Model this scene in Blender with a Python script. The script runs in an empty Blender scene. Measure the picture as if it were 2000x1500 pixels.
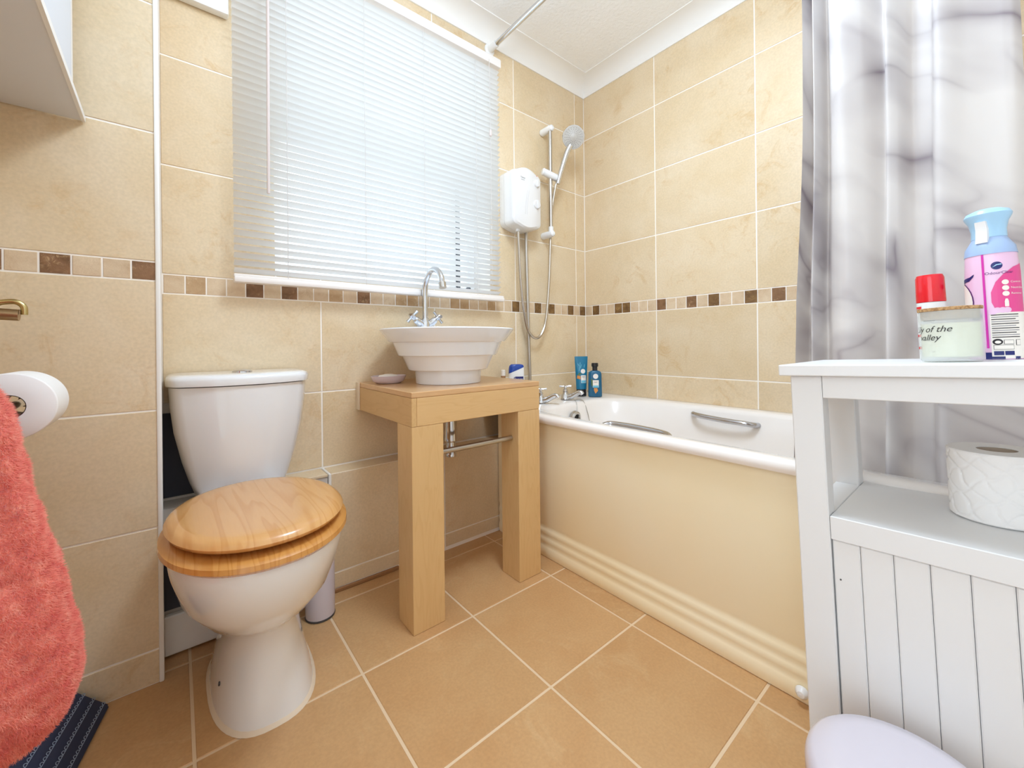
import bpy, bmesh, math, random
from mathutils import Vector, Matrix, Euler, noise as mnoise
R = math.radians
PI = math.pi
random.seed(7)
sc = bpy.context.scene
COL = sc.collection

# ------------------------------------------------------------------ camera
cam_d = bpy.data.cameras.new('camera')
cam = bpy.data.objects.new('camera', cam_d)
COL.objects.link(cam)
sc.camera = cam
YAW, PITCH, ROLL = 0.69073, 0.0004, -0.01058
F_PX, CY = 793.19, 671.19
cyw, syw, cp, sp = math.cos(YAW), math.sin(YAW), math.cos(PITCH), math.sin(PITCH)
fwd = Vector((syw * cp, cyw * cp, sp))
rgt = Vector((cyw, -syw, 0))
upv = rgt.cross(fwd)
cr, sr = math.cos(ROLL), math.sin(ROLL)
r2 = cr * rgt + sr * upv
u2 = -sr * rgt + cr * upv
M = Matrix((r2, u2, -fwd)).transposed().to_4x4()
M.translation = (-1.7487, -1.4734, 0.8023)
cam.matrix_world = M
cam_d.sensor_width = 36
cam_d.sensor_fit = 'HORIZONTAL'
cam_d.lens = F_PX / 2000 * 36
cam_d.shift_y = (CY - 750) / 2000
cam_d.clip_start = 0.01

# ------------------------------------------------------------------ world, lights, exposure
w = bpy.data.worlds.new('sky')
sc.world = w
w.use_nodes = True
bg = w.node_tree.nodes['Background']
bg.inputs[0].default_value = (0.86, 0.93, 1.0, 1)     # bright overcast sky
bg.inputs[1].default_value = 2.0

def area(name, loc, rot, size, power, color, shape='DISK', sy=None):
    d = bpy.data.lights.new(name, 'AREA')
    d.shape = shape
    d.size = size
    if sy: d.size_y = sy
    d.energy = power
    d.color = color
    o = bpy.data.objects.new(name, d)
    o.location = loc
    o.rotation_euler = rot
    COL.objects.link(o)
    return o
pl = bpy.data.lights.new('ceiling_lamp', 'POINT'); pl.energy = 14; pl.shadow_soft_size = 0.15; pl.color = (0.69, 0.84, 1.0)
plo = bpy.data.objects.new('ceiling_lamp', pl); plo.location = (-1.12, -1.0, 1.98); COL.objects.link(plo)
area('floor_fill', (-1.05, -0.98, 2.17), (0, 0, 0), 0.36, 6.0, (0.69, 0.84, 1.0))  # fill added under the ceiling to balance the floor against the upper walls
# added fill light in an unseen hall, shining through the added doorway
area('hall_fill', (-2.86, -1.45, 1.2), (R(90), 0, R(-90)), 1.2, 10.5, (0.72, 0.855, 1.0), 'RECTANGLE', 1.9)
sc.view_settings.view_transform = 'Standard'
sc.view_settings.look = 'None'
sc.view_settings.gamma = 1
sc.view_settings.use_curve_mapping = False
sc.view_settings.exposure = 0.62
sc.cycles.max_bounces = 14
sc.cycles.diffuse_bounces = 8
sc.cycles.glossy_bounces = 6
sc.cycles.transmission_bounces = 8
sc.cycles.transparent_max_bounces = 16
sc.cycles.caustics_reflective = False
sc.cycles.caustics_refractive = False
sc.cycles.sample_clamp_indirect = 6.0

# ------------------------------------------------------------------ materials
def srgb(r, g, b):
    f = lambda c: (c / 255 / 12.92) if c / 255 <= 0.04045 else ((c / 255 + 0.055) / 1.055) ** 2.4
    return (f(r), f(g), f(b), 1)

def mat(name, col, rough=0.5, metal=0.0, spec=0.5, coat=0.0, **kw):
    m = bpy.data.materials.new(name)
    m.use_nodes = True
    b = m.node_tree.nodes['Principled BSDF']
    b.inputs['Base Color'].default_value = col
    b.inputs['Roughness'].default_value = rough
    b.inputs['Metallic'].default_value = metal
    b.inputs['Specular IOR Level'].default_value = spec
    b.inputs['Coat Weight'].default_value = coat
    for k, v in kw.items():
        b.inputs[k.replace('_', ' ')].default_value = v
    return m

def nodes(m):
    return m.node_tree.nodes, m.node_tree.links, m.node_tree.nodes['Principled BSDF']

def N(m, typ, **kw):
    n = m.node_tree.nodes.new(typ)
    for k, v in kw.items():
        setattr(n, k, v)
    return n

def ramp(m, stops):
    n = N(m, 'ShaderNodeValToRGB')
    e = n.color_ramp.elements
    while len(e) > 1: e.remove(e[0])
    e[0].position, e[0].color = stops[0]
    for p, c in stops[1:]:
        x = e.new(p); x.color = c
    return n

def coords(m, scale=(1, 1, 1), rand=True):
    """object coordinates, shifted per object so that repeated pieces differ"""
    L = m.node_tree.links
    tc = N(m, 'ShaderNodeTexCoord')
    mp = N(m, 'ShaderNodeMapping')
    mp.inputs['Scale'].default_value = scale
    L.new(tc.outputs['Object'], mp.inputs['Vector'])
    if rand:
        oi = N(m, 'ShaderNodeObjectInfo')
        mu = N(m, 'ShaderNodeMath', operation='MULTIPLY')
        mu.inputs[1].default_value = 37.0
        L.new(oi.outputs['Random'], mu.inputs[0])
        L.new(mu.outputs[0], mp.inputs['Location'])
    return mp

def noise(m, vec, scale, detail=4, rough=0.55, dist=0.0):
    n = N(m, 'ShaderNodeTexNoise')
    n.inputs['Scale'].default_value = scale
    n.inputs['Detail'].default_value = detail
    n.inputs['Roughness'].default_value = rough
    n.inputs['Distortion'].default_value = dist
    m.node_tree.links.new(vec.outputs[0], n.inputs['Vector'])
    return n

def mix(m, fac, a, b, mode='MIX'):
    n = N(m, 'ShaderNodeMix', data_type='RGBA', blend_type=mode)
    L = m.node_tree.links
    for i, v in ((0, fac), (6, a), (7, b)):
        if hasattr(v, 'is_linked'): L.new(v, n.inputs[i])
        else: n.inputs[i].default_value = v
    return n.outputs[2]

def bump(m, height, strength=0.2, dist=0.002):
    n = N(m, 'ShaderNodeBump')
    n.inputs['Strength'].default_value = strength
    n.inputs['Distance'].default_value = dist
    m.node_tree.links.new(height, n.inputs['Height'])
    m.node_tree.links.new(n.outputs[0], m.node_tree.nodes['Principled BSDF'].inputs['Normal'])

def stone(name, base, dark, vein, rough, vein_amt=0.5, scale=1.0, bmp=0.04):
    m = mat(name, base, rough)
    n, L, b = nodes(m)
    mp = coords(m)
    n1 = noise(m, mp, 5 * scale, 5, 0.6, 0.4)
    r1 = ramp(m, [(0.32, (0, 0, 0, 1)), (0.68, (1, 1, 1, 1))])
    L.new(n1.outputs['Fac'], r1.inputs[0])
    c = mix(m, r1.outputs[0], dark, base)
    n2 = noise(m, mp, 11 * scale, 9, 0.72, 1.2)
    r2_ = ramp(m, [(0.52, (0, 0, 0, 1)), (0.66, (1, 1, 1, 1)), (0.72, (0.2, 0.2, 0.2, 1))])
    L.new(n2.outputs['Fac'], r2_.inputs[0])
    n3 = noise(m, mp, 4 * scale, 2, 0.5)
    r3 = ramp(m, [(0.45, (0, 0, 0, 1)), (0.62, (1, 1, 1, 1))])
    L.new(n3.outputs['Fac'], r3.inputs[0])
    mm = N(m, 'ShaderNodeMath', operation='MULTIPLY')
    L.new(r2_.outputs[0], mm.inputs[0]); L.new(r3.outputs[0], mm.inputs[1])
    mv = N(m, 'ShaderNodeMath', operation='MULTIPLY')
    mv.inputs[1].default_value = vein_amt
    L.new(mm.outputs[0], mv.inputs[0])
    c = mix(m, mv.outputs[0], c, vein)
    # fine speckle
    n4 = noise(m, mp, 160 * scale, 2, 0.5)
    r4 = ramp(m, [(0.3, (0.93, 0.93, 0.92, 1)), (0.7, (1.03, 1.03, 1.03, 1))])
    L.new(n4.outputs['Fac'], r4.inputs[0])
    c = mix(m, 1.0, c, r4.outputs[0], 'MULTIPLY')
    oi = N(m, 'ShaderNodeObjectInfo')
    r5 = ramp(m, [(0, (0.96, 0.955, 0.945, 1)), (1, (1.03, 1.03, 1.03, 1))])
    L.new(oi.outputs['Random'], r5.inputs[0])
    c = mix(m, 1.0, c, r5.outputs[0], 'MULTIPLY')
    L.new(c, b.inputs['Base Color'])
    bump(m, n2.outputs['Fac'], bmp, 0.002)
    return m

def wood(name, light, dark, stretch, rough=0.4, scale=1.0, coat=0.1, contrast=0.6, dist=3.0):
    """grain runs along the axis with the small stretch value"""
    m = mat(name, light, rough, coat=coat)
    n, L, b = nodes(m)
    mp = coords(m, stretch, rand=False)
    n0 = noise(m, mp, 2.2 * scale, 2, 0.5, 0.3)
    wv = N(m, 'ShaderNodeMath', operation='MULTIPLY'); wv.inputs[1].default_value = 11.0
    L.new(n0.outputs['Fac'], wv.inputs[0])
    fr = N(m, 'ShaderNodeMath', operation='FRACT'); L.new(wv.outputs[0], fr.inputs[0])
    rr = ramp(m, [(0.0, (0.15, 0.15, 0.15, 1)), (0.55, (0.25, 0.25, 0.25, 1)), (0.86, (1, 1, 1, 1)), (0.93, (0.9, 0.9, 0.9, 1)), (1.0, (0.15, 0.15, 0.15, 1))])
    L.new(fr.outputs[0], rr.inputs[0])
    n1 = noise(m, mp, 30 * scale, 4, 0.6)
    mu = N(m, 'ShaderNodeMath', operation='MULTIPLY_ADD')
    mu.inputs[1].default_value = contrast
    L.new(rr.outputs[0], mu.inputs[0])
    sb = N(m, 'ShaderNodeMath', operation='MULTIPLY'); sb.inputs[1].default_value = 0.35
    L.new(n1.outputs['Fac'], sb.inputs[0]); L.new(sb.outputs[0], mu.inputs[2])
    c = mix(m, mu.outputs[0], light, dark)
    L.new(c, b.inputs['Base Color'])
    return m

TILE_BASE, TILE_DARK, TILE_VEIN = srgb(226, 207, 178), srgb(219, 196, 160), srgb(203, 164, 108)
m_tile = stone('wall_tile_stone', TILE_BASE, TILE_DARK, TILE_VEIN, 0.34, 0.55)
m_floor = stone('floor_tile_stone', srgb(204, 163, 116), srgb(197, 152, 104), srgb(218, 186, 142), 0.38, 0.3)
m_grout = mat('wall_grout', srgb(248, 242, 234), 0.8)
m_fgrout = mat('floor_grout', srgb(226, 200, 166), 0.85)
m_mos_l = stone('mosaic_light', srgb(222, 200, 170), srgb(206, 178, 146), srgb(180, 145, 105), 0.5, 0.5, 4, 0.4)
m_mos_m = stone('mosaic_mid', srgb(196, 164, 126), srgb(178, 142, 100), srgb(225, 205, 175), 0.5, 0.6, 5, 0.5)
m_mos_d = stone('mosaic_dark', srgb(146, 106, 72), srgb(112, 78, 46), srgb(206, 172, 128), 0.5, 0.8, 6, 0.6)
m_mos_o = stone('mosaic_ochre', srgb(138, 104, 60), srgb(98, 66, 34), srgb(184, 148, 92), 0.45, 0.8, 6, 0.6)
m_white = mat('white_paint', srgb(240, 238, 235), 0.55)
m_ceil = mat('ceiling_paint', srgb(246, 246, 246), 0.8)
mp = coords(m_ceil); nn = noise(m_ceil, mp, 70, 3, 0.6); bump(m_ceil, nn.outputs['Fac'], 0.55, 0.006)
m_trim = mat('white_plastic_trim', srgb(240, 238, 234), 0.4)
m_upvc = mat('white_upvc', srgb(240, 241, 242), 0.3)
m_gasket = mat('grey_gasket', srgb(90, 94, 100), 0.6)
m_porc = mat('white_porcelain', srgb(234, 235, 237), 0.08, coat=0.4)
m_basin = mat('basin_porcelain', srgb(238, 242, 249), 0.12, coat=0.3)
m_acryl = mat('white_acrylic', srgb(242, 236, 231), 0.16, coat=0.3)
m_panel = mat('cream_panel', srgb(236, 218, 178), 0.42)
mp = coords(m_panel, rand=False); nn = noise(m_panel, mp, 2.0, 3, 0.5)
rr = ramp(m_panel, [(0.35, srgb(250, 238, 208)), (0.7, srgb(248, 231, 190))]); m_panel.node_tree.links.new(nn.outputs['Fac'], rr.inputs[0])
m_panel.node_tree.links.new(rr.outputs[0], m_panel.node_tree.nodes['Principled BSDF'].inputs['Base Color'])
m_chrome = mat('chrome', srgb(214, 216, 220), 0.09, 1.0)
m_steel = mat('satin_steel', srgb(196, 192, 186), 0.28, 1.0)
m_hose = mat('hose_metal', srgb(196, 188, 178), 0.25, 1.0)
n, L, b = nodes(m_hose)
m_grab = mat('grab_chrome', srgb(190, 190, 194), 0.1, 1.0)
m_brass = mat('brass', srgb(196, 178, 124), 0.28, 1.0)
m_stem = mat('bronze_stem', srgb(176, 152, 118), 0.35, 1.0)
m_beech = wood('beech_laminate', srgb(219, 182, 129), srgb(203, 160, 104), (9, 9, 1.0), 0.38, 1.0, 0.1, 0.3)
m_beech_h = wood('beech_laminate_across', srgb(219, 181, 128), srgb(203, 159, 103), (1.0, 9, 9), 0.38, 1.0, 0.1, 0.3)
m_beech_t = wood('beech_laminate_top', srgb(214, 172, 124), srgb(196, 150, 104), (1.0, 9, 9), 0.3, 1.0, 0.25, 0.3)
m_seat = wood('varnished_ash', srgb(222, 172, 112), srgb(190, 128, 66), (7.0, 0.45, 1.0), 0.24, 1.0, 0.5, 0.42)
m_seat2 = wood('varnished_ash_ring', srgb(216, 158, 86), srgb(184, 118, 50), (9.0, 1.0, 1.0), 0.26, 1.1, 0.5, 0.5)
m_cab = mat('white_lacquer', srgb(226, 226, 226), 0.38)
m_heater = mat('heater_plastic', srgb(224, 222, 221), 0.25, coat=0.2)
m_wplas = mat('white_plastic', srgb(234, 234, 234), 0.3)
m_lilac = mat('pale_lilac_plastic', srgb(206, 199, 207), 0.25, coat=0.2)
m_black = mat('black_plastic', srgb(30, 28, 32), 0.35)
m_darkgrey = mat('dark_grey', srgb(70, 68, 70), 0.5)
m_slate = mat('dark_slate_blue', srgb(58, 60, 74), 0.7)  # dark slate blue for the sheet and strip behind the toilet
m_greyboard = mat('grey_board', srgb(196, 190, 184), 0.7)
m_brown = mat('brown_timber', srgb(156, 112, 72), 0.7)
m_seal = mat('sealant', srgb(228, 212, 190), 0.5)
m_paper = mat('tissue_paper', srgb(243, 242, 241), 0.9)
m_card = mat('cardboard', srgb(196, 180, 162), 0.9)
m_teal = mat('teal_plastic', srgb(8, 112, 148), 0.3, coat=0.2)
m_teal2 = mat('deep_teal_plastic', srgb(8, 92, 128), 0.28, coat=0.2)
m_navy = mat('navy_print', srgb(28, 34, 104), 0.4)
m_blue = mat('blue_cap', srgb(20, 66, 158), 0.3, coat=0.2)
m_cream = mat('label_cream', srgb(240, 232, 222), 0.5)
m_ink = mat('black_ink', srgb(36, 30, 34), 0.6)
m_greyink = mat('grey_ink', srgb(150, 146, 150), 0.6)
m_red = mat('red_cap', srgb(222, 16, 36), 0.22, coat=0.4)
m_pink = mat('pink_print', srgb(224, 72, 140), 0.4)
m_palepink = mat('pale_pink_can', srgb(232, 192, 220), 0.3, coat=0.2)
m_magenta = mat('magenta_print', srgb(206, 50, 164), 0.4)
m_ltblue = mat('light_blue_plastic', srgb(168, 208, 236), 0.3)
m_ltblue2 = mat('blue_collar_plastic', srgb(160, 184, 220), 0.35)
m_purple = mat('purple_print', srgb(92, 40, 110), 0.4)
m_orange = mat('orange_print', srgb(214, 140, 70), 0.5)
m_green = mat('leaf_print', srgb(84, 110, 60), 0.5)
m_aqua = mat('aqua_print', srgb(110, 190, 214), 0.5)
m_wax = mat('cream_wax', srgb(242, 235, 208), 0.5)
m_cork = mat('cork', srgb(188, 148, 104), 0.85)
mp = coords(m_cork); nn = noise(m_cork, mp, 260, 3, 0.6); rr = ramp(m_cork, [(0.35, srgb(140, 100, 62)), (0.6, srgb(200, 160, 112))])
m_cork.node_tree.links.new(nn.outputs['Fac'], rr.inputs[0]); m_cork.node_tree.links.new(rr.outputs[0], m_cork.node_tree.nodes['Principled BSDF'].inputs['Base Color'])
m_soapdish = mat('lilac_glass', srgb(230, 216, 226), 0.25, Transmission_Weight=0.12)
m_soap = mat('white_soap', srgb(244, 240, 236), 0.5)
m_line = mat('moulded_line', srgb(206, 202, 202), 0.4)
m_hole = mat('dark_hole', srgb(22, 20, 20), 0.8)
m_under = mat('grey_mirror_cabinet', srgb(214, 218, 226), 0.45)

# frosted jar glass: mostly translucent white
m_frost = mat('frosted_glass', srgb(238, 240, 237), 0.3)
_n, _L, _b = nodes(m_frost); _t = N(m_frost, 'ShaderNodeBsdfTransparent'); _t.inputs[0].default_value = (0.96, 0.98, 0.97, 1); _x = N(m_frost, 'ShaderNodeMixShader'); _x.inputs[0].default_value = 0.68
_L.new(_b.outputs[0], _x.inputs[1]); _L.new(_t.outputs[0], _x.inputs[2]); _L.new(_x.outputs[0], _n['Material Output'].inputs[0])

# window glass: mostly transparent, a little mirror
m_glass = bpy.data.materials.new('window_glass'); m_glass.use_nodes = True
nt = m_glass.node_tree; nt.nodes.remove(nt.nodes['Principled BSDF'])
t_ = nt.nodes.new('ShaderNodeBsdfTransparent'); t_.inputs[0].default_value = (0.93, 0.96, 0.96, 1)
g_ = nt.nodes.new('ShaderNodeBsdfGlossy'); g_.inputs['Roughness'].default_value = 0.05
x_ = nt.nodes.new('ShaderNodeMixShader'); x_.inputs[0].default_value = 0.07
nt.links.new(t_.outputs[0], x_.inputs[1]); nt.links.new(g_.outputs[0], x_.inputs[2])
nt.links.new(x_.outputs[0], nt.nodes['Material Output'].inputs[0])

def translucent(name, col, tr, amt, rough=0.6):
    m = mat(name, col, rough)
    n, L, b = nodes(m)
    t = N(m, 'ShaderNodeBsdfTranslucent'); t.inputs[0].default_value = tr
    x = N(m, 'ShaderNodeMixShader'); x.inputs[0].default_value = amt
    L.new(b.outputs[0], x.inputs[1]); L.new(t.outputs[0], x.inputs[2])
    L.new(x.outputs[0], n['Material Output'].inputs[0])
    return m, t
m_slat, _ = translucent('blind_slat', srgb(235, 236, 237), srgb(238, 240, 241), 0.15, 0.35)
m_blindrail = mat('blind_rail', srgb(240, 234, 230), 0.35)
m_cord = mat('blind_cord', srgb(206, 200, 198), 0.7)
m_wand = mat('blind_wand', srgb(214, 200, 196), 0.35)

# marbled curtain: grey-violet veins and soft clouds printed on white polyester
m_curt, tnode = translucent('marbled_polyester', srgb(236, 233, 232), srgb(236, 232, 232), 0.25, 0.5)
n, L, b = nodes(m_curt)
uvn = N(m_curt, 'ShaderNodeUVMap'); uvn.uv_map = 'cloth'
mpc = N(m_curt, 'ShaderNodeMapping', vector_type='TEXTURE'); mpc.inputs['Rotation'].default_value = (0, 0, R(-30)); mpc.inputs['Scale'].default_value = (1.45, 0.62, 1)
mpc.inputs['Location'].default_value = (0.31, 0.17, 0)
L.new(uvn.outputs[0], mpc.inputs[0])
nv = noise(m_curt, mpc, 2.5, 3, 0.5, 0.8)
ab = N(m_curt, 'ShaderNodeMath', operation='SUBTRACT'); ab.inputs[1].default_value = 0.5; L.new(nv.outputs['Fac'], ab.inputs[0])
ab2 = N(m_curt, 'ShaderNodeMath', operation='ABSOLUTE'); L.new(ab.outputs[0], ab2.inputs[0])
rv = ramp(m_curt, [(0.0, (1, 1, 1, 1)), (0.03, (0.6, 0.6, 0.6, 1)), (0.15, (0, 0, 0, 1))]); L.new(ab2.outputs[0], rv.inputs[0])
nm = noise(m_curt, mpc, 3.3, 2, 0.5); rm = ramp(m_curt, [(0.40, (0, 0, 0, 1)), (0.62, (1, 1, 1, 1))]); L.new(nm.outputs['Fac'], rm.inputs[0])
mlt = N(m_curt, 'ShaderNodeMath', operation='MULTIPLY'); L.new(rv.outputs[0], mlt.inputs[0]); L.new(rm.outputs[0], mlt.inputs[1])
cc = mix(m_curt, mlt.outputs[0], srgb(229, 226, 225), srgb(148, 139, 147))
nc = noise(m_curt, mpc, 1.7, 3, 0.5); rc = ramp(m_curt, [(0.45, (1, 1, 1, 1)), (0.75, (0.89, 0.875, 0.88, 1))]); L.new(nc.outputs['Fac'], rc.inputs[0])
cc = mix(m_curt, 1.0, cc, rc.outputs[0], 'MULTIPLY')
L.new(cc, b.inputs['Base Color']); L.new(cc, tnode.inputs[0])

m_towel = mat('coral_pile', srgb(214, 84, 72), 0.95, Sheen_Weight=0.5, Sheen_Roughness=0.5)
n, L, b = nodes(m_towel)
mp = coords(m_towel); nn = noise(m_towel, mp, 60, 3, 0.6); rr = ramp(m_towel, [(0.3, srgb(226, 104, 94)), (0.55, srgb(240, 140, 120)), (0.75, srgb(250, 178, 156))])
L.new(nn.outputs['Fac'], rr.inputs[0]); L.new(rr.outputs[0], b.inputs['Base Color'])
m_navyfab = mat('navy_fabric', srgb(44, 50, 74), 0.7)
m_scallop = mat('pale_blue_print', srgb(150, 164, 186), 0.7)

# ------------------------------------------------------------------ mesh helpers
BASE = {}
def obj(name, me, m, parent=None, base=None):
    o = bpy.data.objects.new(name, me)
    COL.objects.link(o)
    if m and not me.materials: me.materials.append(m)
    if parent: o.parent = parent
    return o

def thing(name, label, cat, loc=(0, 0, 0), group=None, T=None):
    o = bpy.data.objects.new(name, None)
    COL.objects.link(o)
    o.empty_display_size = 0.05
    o['label'] = label; o['category'] = cat
    if group: o['group'] = group
    BASE[o] = Vector(loc)
    mtx = Matrix.Translation(loc)
    o.matrix_world = (T @ mtx) if T else mtx
    return o

class MB:
    def __init__(s): s.bm = bmesh.new()
    def box(s, x0, x1, y0, y1, z0, z1, bev=0.0, seg=1, M=None):
        b = bmesh.new()
        bmesh.ops.create_cube(b, size=1)
        for v in b.verts:
            v.co = Vector(((x0 + x1) / 2 + v.co.x * (x1 - x0), (y0 + y1) / 2 + v.co.y * (y1 - y0), (z0 + z1) / 2 + v.co.z * (z1 - z0)))
        if bev: bmesh.ops.bevel(b, geom=b.edges[:], offset=bev, segments=seg, affect='EDGES', profile=0.5)
        return s._add(b, M)
    def _add(s, b, M=None):
        if M is not None: b.transform(M)
        me = bpy.data.meshes.new('t'); b.to_mesh(me); b.free()
        s.bm.from_mesh(me); bpy.data.meshes.remove(me)
        return s
    def rings(s, rings, cap0=True, cap1=True, closed=True):
        vs = [[s.bm.verts.new(p) for p in r] for r in rings]
        for a, b in zip(vs[:-1], vs[1:]):
            n = len(a)
            for i in range(n if closed else n - 1):
                j = (i + 1) % n
                try: s.bm.faces.new((a[i], a[j], b[j], b[i]))
                except ValueError: pass
        if cap0: s.bm.faces.new(list(reversed(vs[0])))
        if cap1: s.bm.faces.new(vs[-1])
        return s
    def lathe(s, prof, c=(0, 0, 0), n=32, sx=1, sy=1, cap0=True, cap1=True, M=None):
        b = MB()
        b.rings([[(c[0] + sx * r * math.cos(2 * PI * i / n), c[1] + sy * r * math.sin(2 * PI * i / n), c[2] + z) for i in range(n)] for r, z in prof], cap0, cap1)
        return s._add(b.bm, M)
    def tube(s, pts, r, n=12, caps=True):
        pts = [Vector(p) for p in pts]
        rr = r if isinstance(r, (list, tuple)) else [r] * len(pts)
        rings = []; up = None
        for i, p in enumerate(pts):
            t = (pts[min(i + 1, len(pts) - 1)] - pts[max(i - 1, 0)]).normalized()
            if up is None:
                up = t.orthogonal().normalized()
            up = (up - t * up.dot(t)).normalized()
            q = t.cross(up)
            rings.append([p + rr[i] * (math.cos(2 * PI * k / n) * up + math.sin(2 * PI * k / n) * q) for k in range(n)])
        return s.rings(rings, caps, caps)
    def prism(s, poly, axis, a0, a1):
        """poly of 2D points extruded along axis 'x','y' or 'z'"""
        def P(u, v, a): return {'x': (a, u, v), 'y': (u, a, v), 'z': (u, v, a)}[axis]
        s.rings([[P(u, v, a0) for u, v in poly], [P(u, v, a1) for u, v in poly]])
        return s
    def build(s, name, m, parent=None, smooth=35, loc=None, bevel=0.0):
        """vertices are given in (untilted) room coordinates; parts are stored relative to their thing's base"""
        root = parent
        base = None
        while root is not None:
            if root in BASE: base = BASE[root]; break
            root = root.parent
        off = Vector(loc) if loc is not None else (base if base is not None else Vector((0, 0, 0)))
        bmesh.ops.translate(s.bm, verts=s.bm.verts[:], vec=-off)
        bmesh.ops.recalc_face_normals(s.bm, faces=s.bm.faces[:])
        me = bpy.data.meshes.new(name)
        s.bm.to_mesh(me); s.bm.free()
        if smooth:
            me.shade_smooth(); me.set_sharp_from_angle(angle=R(smooth))
        o = obj(name, me, m, parent)
        if loc is not None:
            if parent is None: o.location = loc; BASE[o] = Vector(loc)
            else: o.location = Vector(loc) - (base if base is not None else Vector((0, 0, 0)))
        elif parent is None:
            BASE[o] = Vector((0, 0, 0))
        return o

def tag(o, label, cat, group=None):
    o['label'] = label; o['category'] = cat
    if group: o['group'] = group
    return o
def struct(o):
    o['kind'] = 'structure'; return o

def sellipse(cx, cy, rx, ryf, ryb, z, n=40, e=2.0):
    out = []
    for i in range(n):
        a = 2 * PI * i / n
        c, s_ = math.cos(a), math.sin(a)
        x = rx * math.copysign(abs(c) ** (2 / e), c)
        y = (ryb if s_ > 0 else ryf) * math.copysign(abs(s_) ** (2 / e), s_)
        out.append((cx + x, cy + y, z))
    return out

def bez(p0, p1, p2, p3, n=12):
    p0, p1, p2, p3 = map(Vector, (p0, p1, p2, p3))
    return [p0 * (1 - t) ** 3 + 3 * p1 * t * (1 - t) ** 2 + 3 * p2 * t * t * (1 - t) + p3 * t ** 3 for t in [i / n for i in range(n + 1)]]

def spline(pts, n=8):
    pts = [Vector(p) for p in pts]
    out = []
    for i in range(len(pts) - 1):
        p0, p1, p2, p3 = pts[max(i - 1, 0)], pts[i], pts[i + 1], pts[min(i + 2, len(pts) - 1)]
        for k in range(n):
            t = k / n
            out.append(0.5 * ((2 * p1) + (-p0 + p2) * t + (2 * p0 - 5 * p1 + 4 * p2 - p3) * t * t + (-p0 + 3 * p1 - 3 * p2 + p3) * t ** 3))
    return out + [pts[-1]]

def text_bm(s, size, align='CENTER', shear=0.0, ext=0.0):
    c = bpy.data.curves.new('lettering', 'FONT')
    c.body = s; c.size = size; c.align_x = align; c.align_y = 'CENTER'; c.shear = shear
    c.resolution_u = 3
    o = bpy.data.objects.new('t', c)
    me = bpy.data.meshes.new_from_object(o)
    b = bmesh.new(); b.from_mesh(me)
    bpy.data.meshes.remove(me); bpy.data.objects.remove(o); bpy.data.curves.remove(c)
    return b

def flat_text(s, size, mtx, m, parent, name='lettering', **kw):
    b = text_bm(s, size, **kw); b.transform(mtx)
    o = MB(); o.bm.free(); o.bm = b
    return o.build(name, m, parent, smooth=0)

# wrapped print: maps (u right, v up) on to an upright round body seen from -x
def wrap_fn(c, rfun, yaw=0.0, lift=0.0003, sq=1.0):
    def f(u, v):
        r = rfun(v) + lift
        a = u / max(rfun(v), 1e-6) + yaw
        return Vector((c[0] - r * math.cos(a) * sq, c[1] - r * math.sin(a), v))
    return f
def wrap_patch(f, poly, m, parent, name='printed_patch', cell=0.003):
    """poly: outline in (u,v); filled as a fine fan of cells so that it hugs the body"""
    b = bmesh.new()
    vs = [b.verts.new((u, v, 0)) for u, v in poly]
    b.faces.new(vs)
    us = [p[0] for p in poly]; u0, u1 = min(us), max(us)
    k = max(1, int((u1 - u0) / cell))
    for i in range(1, k):
        bmesh.ops.bisect_plane(b, geom=b.verts[:] + b.edges[:] + b.faces[:], plane_co=(u0 + (u1 - u0) * i / k, 0, 0), plane_no=(1, 0, 0))
    vv = [p[1] for p in poly]; v0, v1 = min(vv), max(vv)
    k = max(1, int((v1 - v0) / (cell * 2)))
    for i in range(1, k):
        bmesh.ops.bisect_plane(b, geom=b.verts[:] + b.edges[:] + b.faces[:], plane_co=(0, v0 + (v1 - v0) * i / k, 0), plane_no=(0, 1, 0))
    for v in b.verts: v.co = f(v.co.x, v.co.y)
    o = MB(); o.bm.free(); o.bm = b
    return o.build(name, m, parent, smooth=0)
def wrap_text(f, s, size, u, v, m, parent, name='lettering', **kw):
    b = text_bm(s, size, **kw)
    for x in b.verts: x.co = f(u + x.co.x, v + x.co.y)
    o = MB(); o.bm.free(); o.bm = b
    return o.build(name, m, parent, smooth=0)
def circle(u, v, ru, rv=None, n=24):
    rv = rv or ru
    return [(u + ru * math.cos(2 * PI * i / n), v + rv * math.sin(2 * PI * i / n)) for i in range(n)]
def rect(u0, u1, v0, v1): return [(u0, v0), (u1, v0), (u1, v1), (u0, v1)]

# ------------------------------------------------------------------ tiles
_tc = {}
def tile_mesh(wd, ht, th, ch, m):
    k = (round(wd, 4), round(ht, 4), th, ch, m.name)
    if k in _tc: return _tc[k]
    x, y = wd / 2, ht / 2
    V = []
    for (dx, dy, z) in ((x, y, -th), (x, y, -ch), (x - ch, y - ch, 0)):
        V += [(-dx, -dy, z), (dx, -dy, z), (dx, dy, z), (-dx, dy, z)]
    Fc = []
    for r_ in (0, 4):
        for i in range(4):
            j = (i + 1) % 4
            Fc.append((r_ + i, r_ + j, r_ + 4 + j, r_ + 4 + i))
    Fc.append((8, 9, 10, 11)); Fc.append((3, 2, 1, 0))
    me = bpy.data.meshes.new('tile'); me.from_pydata(V, [], Fc); me.update(); me.materials.append(m)
    _tc[k] = me
    return me
ROT_A = Matrix(((1, 0, 0), (0, 0, -1), (0, 1, 0))).to_4x4()        # faces -y
ROT_B = Matrix(((0, 0, -1), (-1, 0, 0), (0, 1, 0))).to_4x4()       # faces -x
ROT_F = Matrix.Identity(4)
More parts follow.
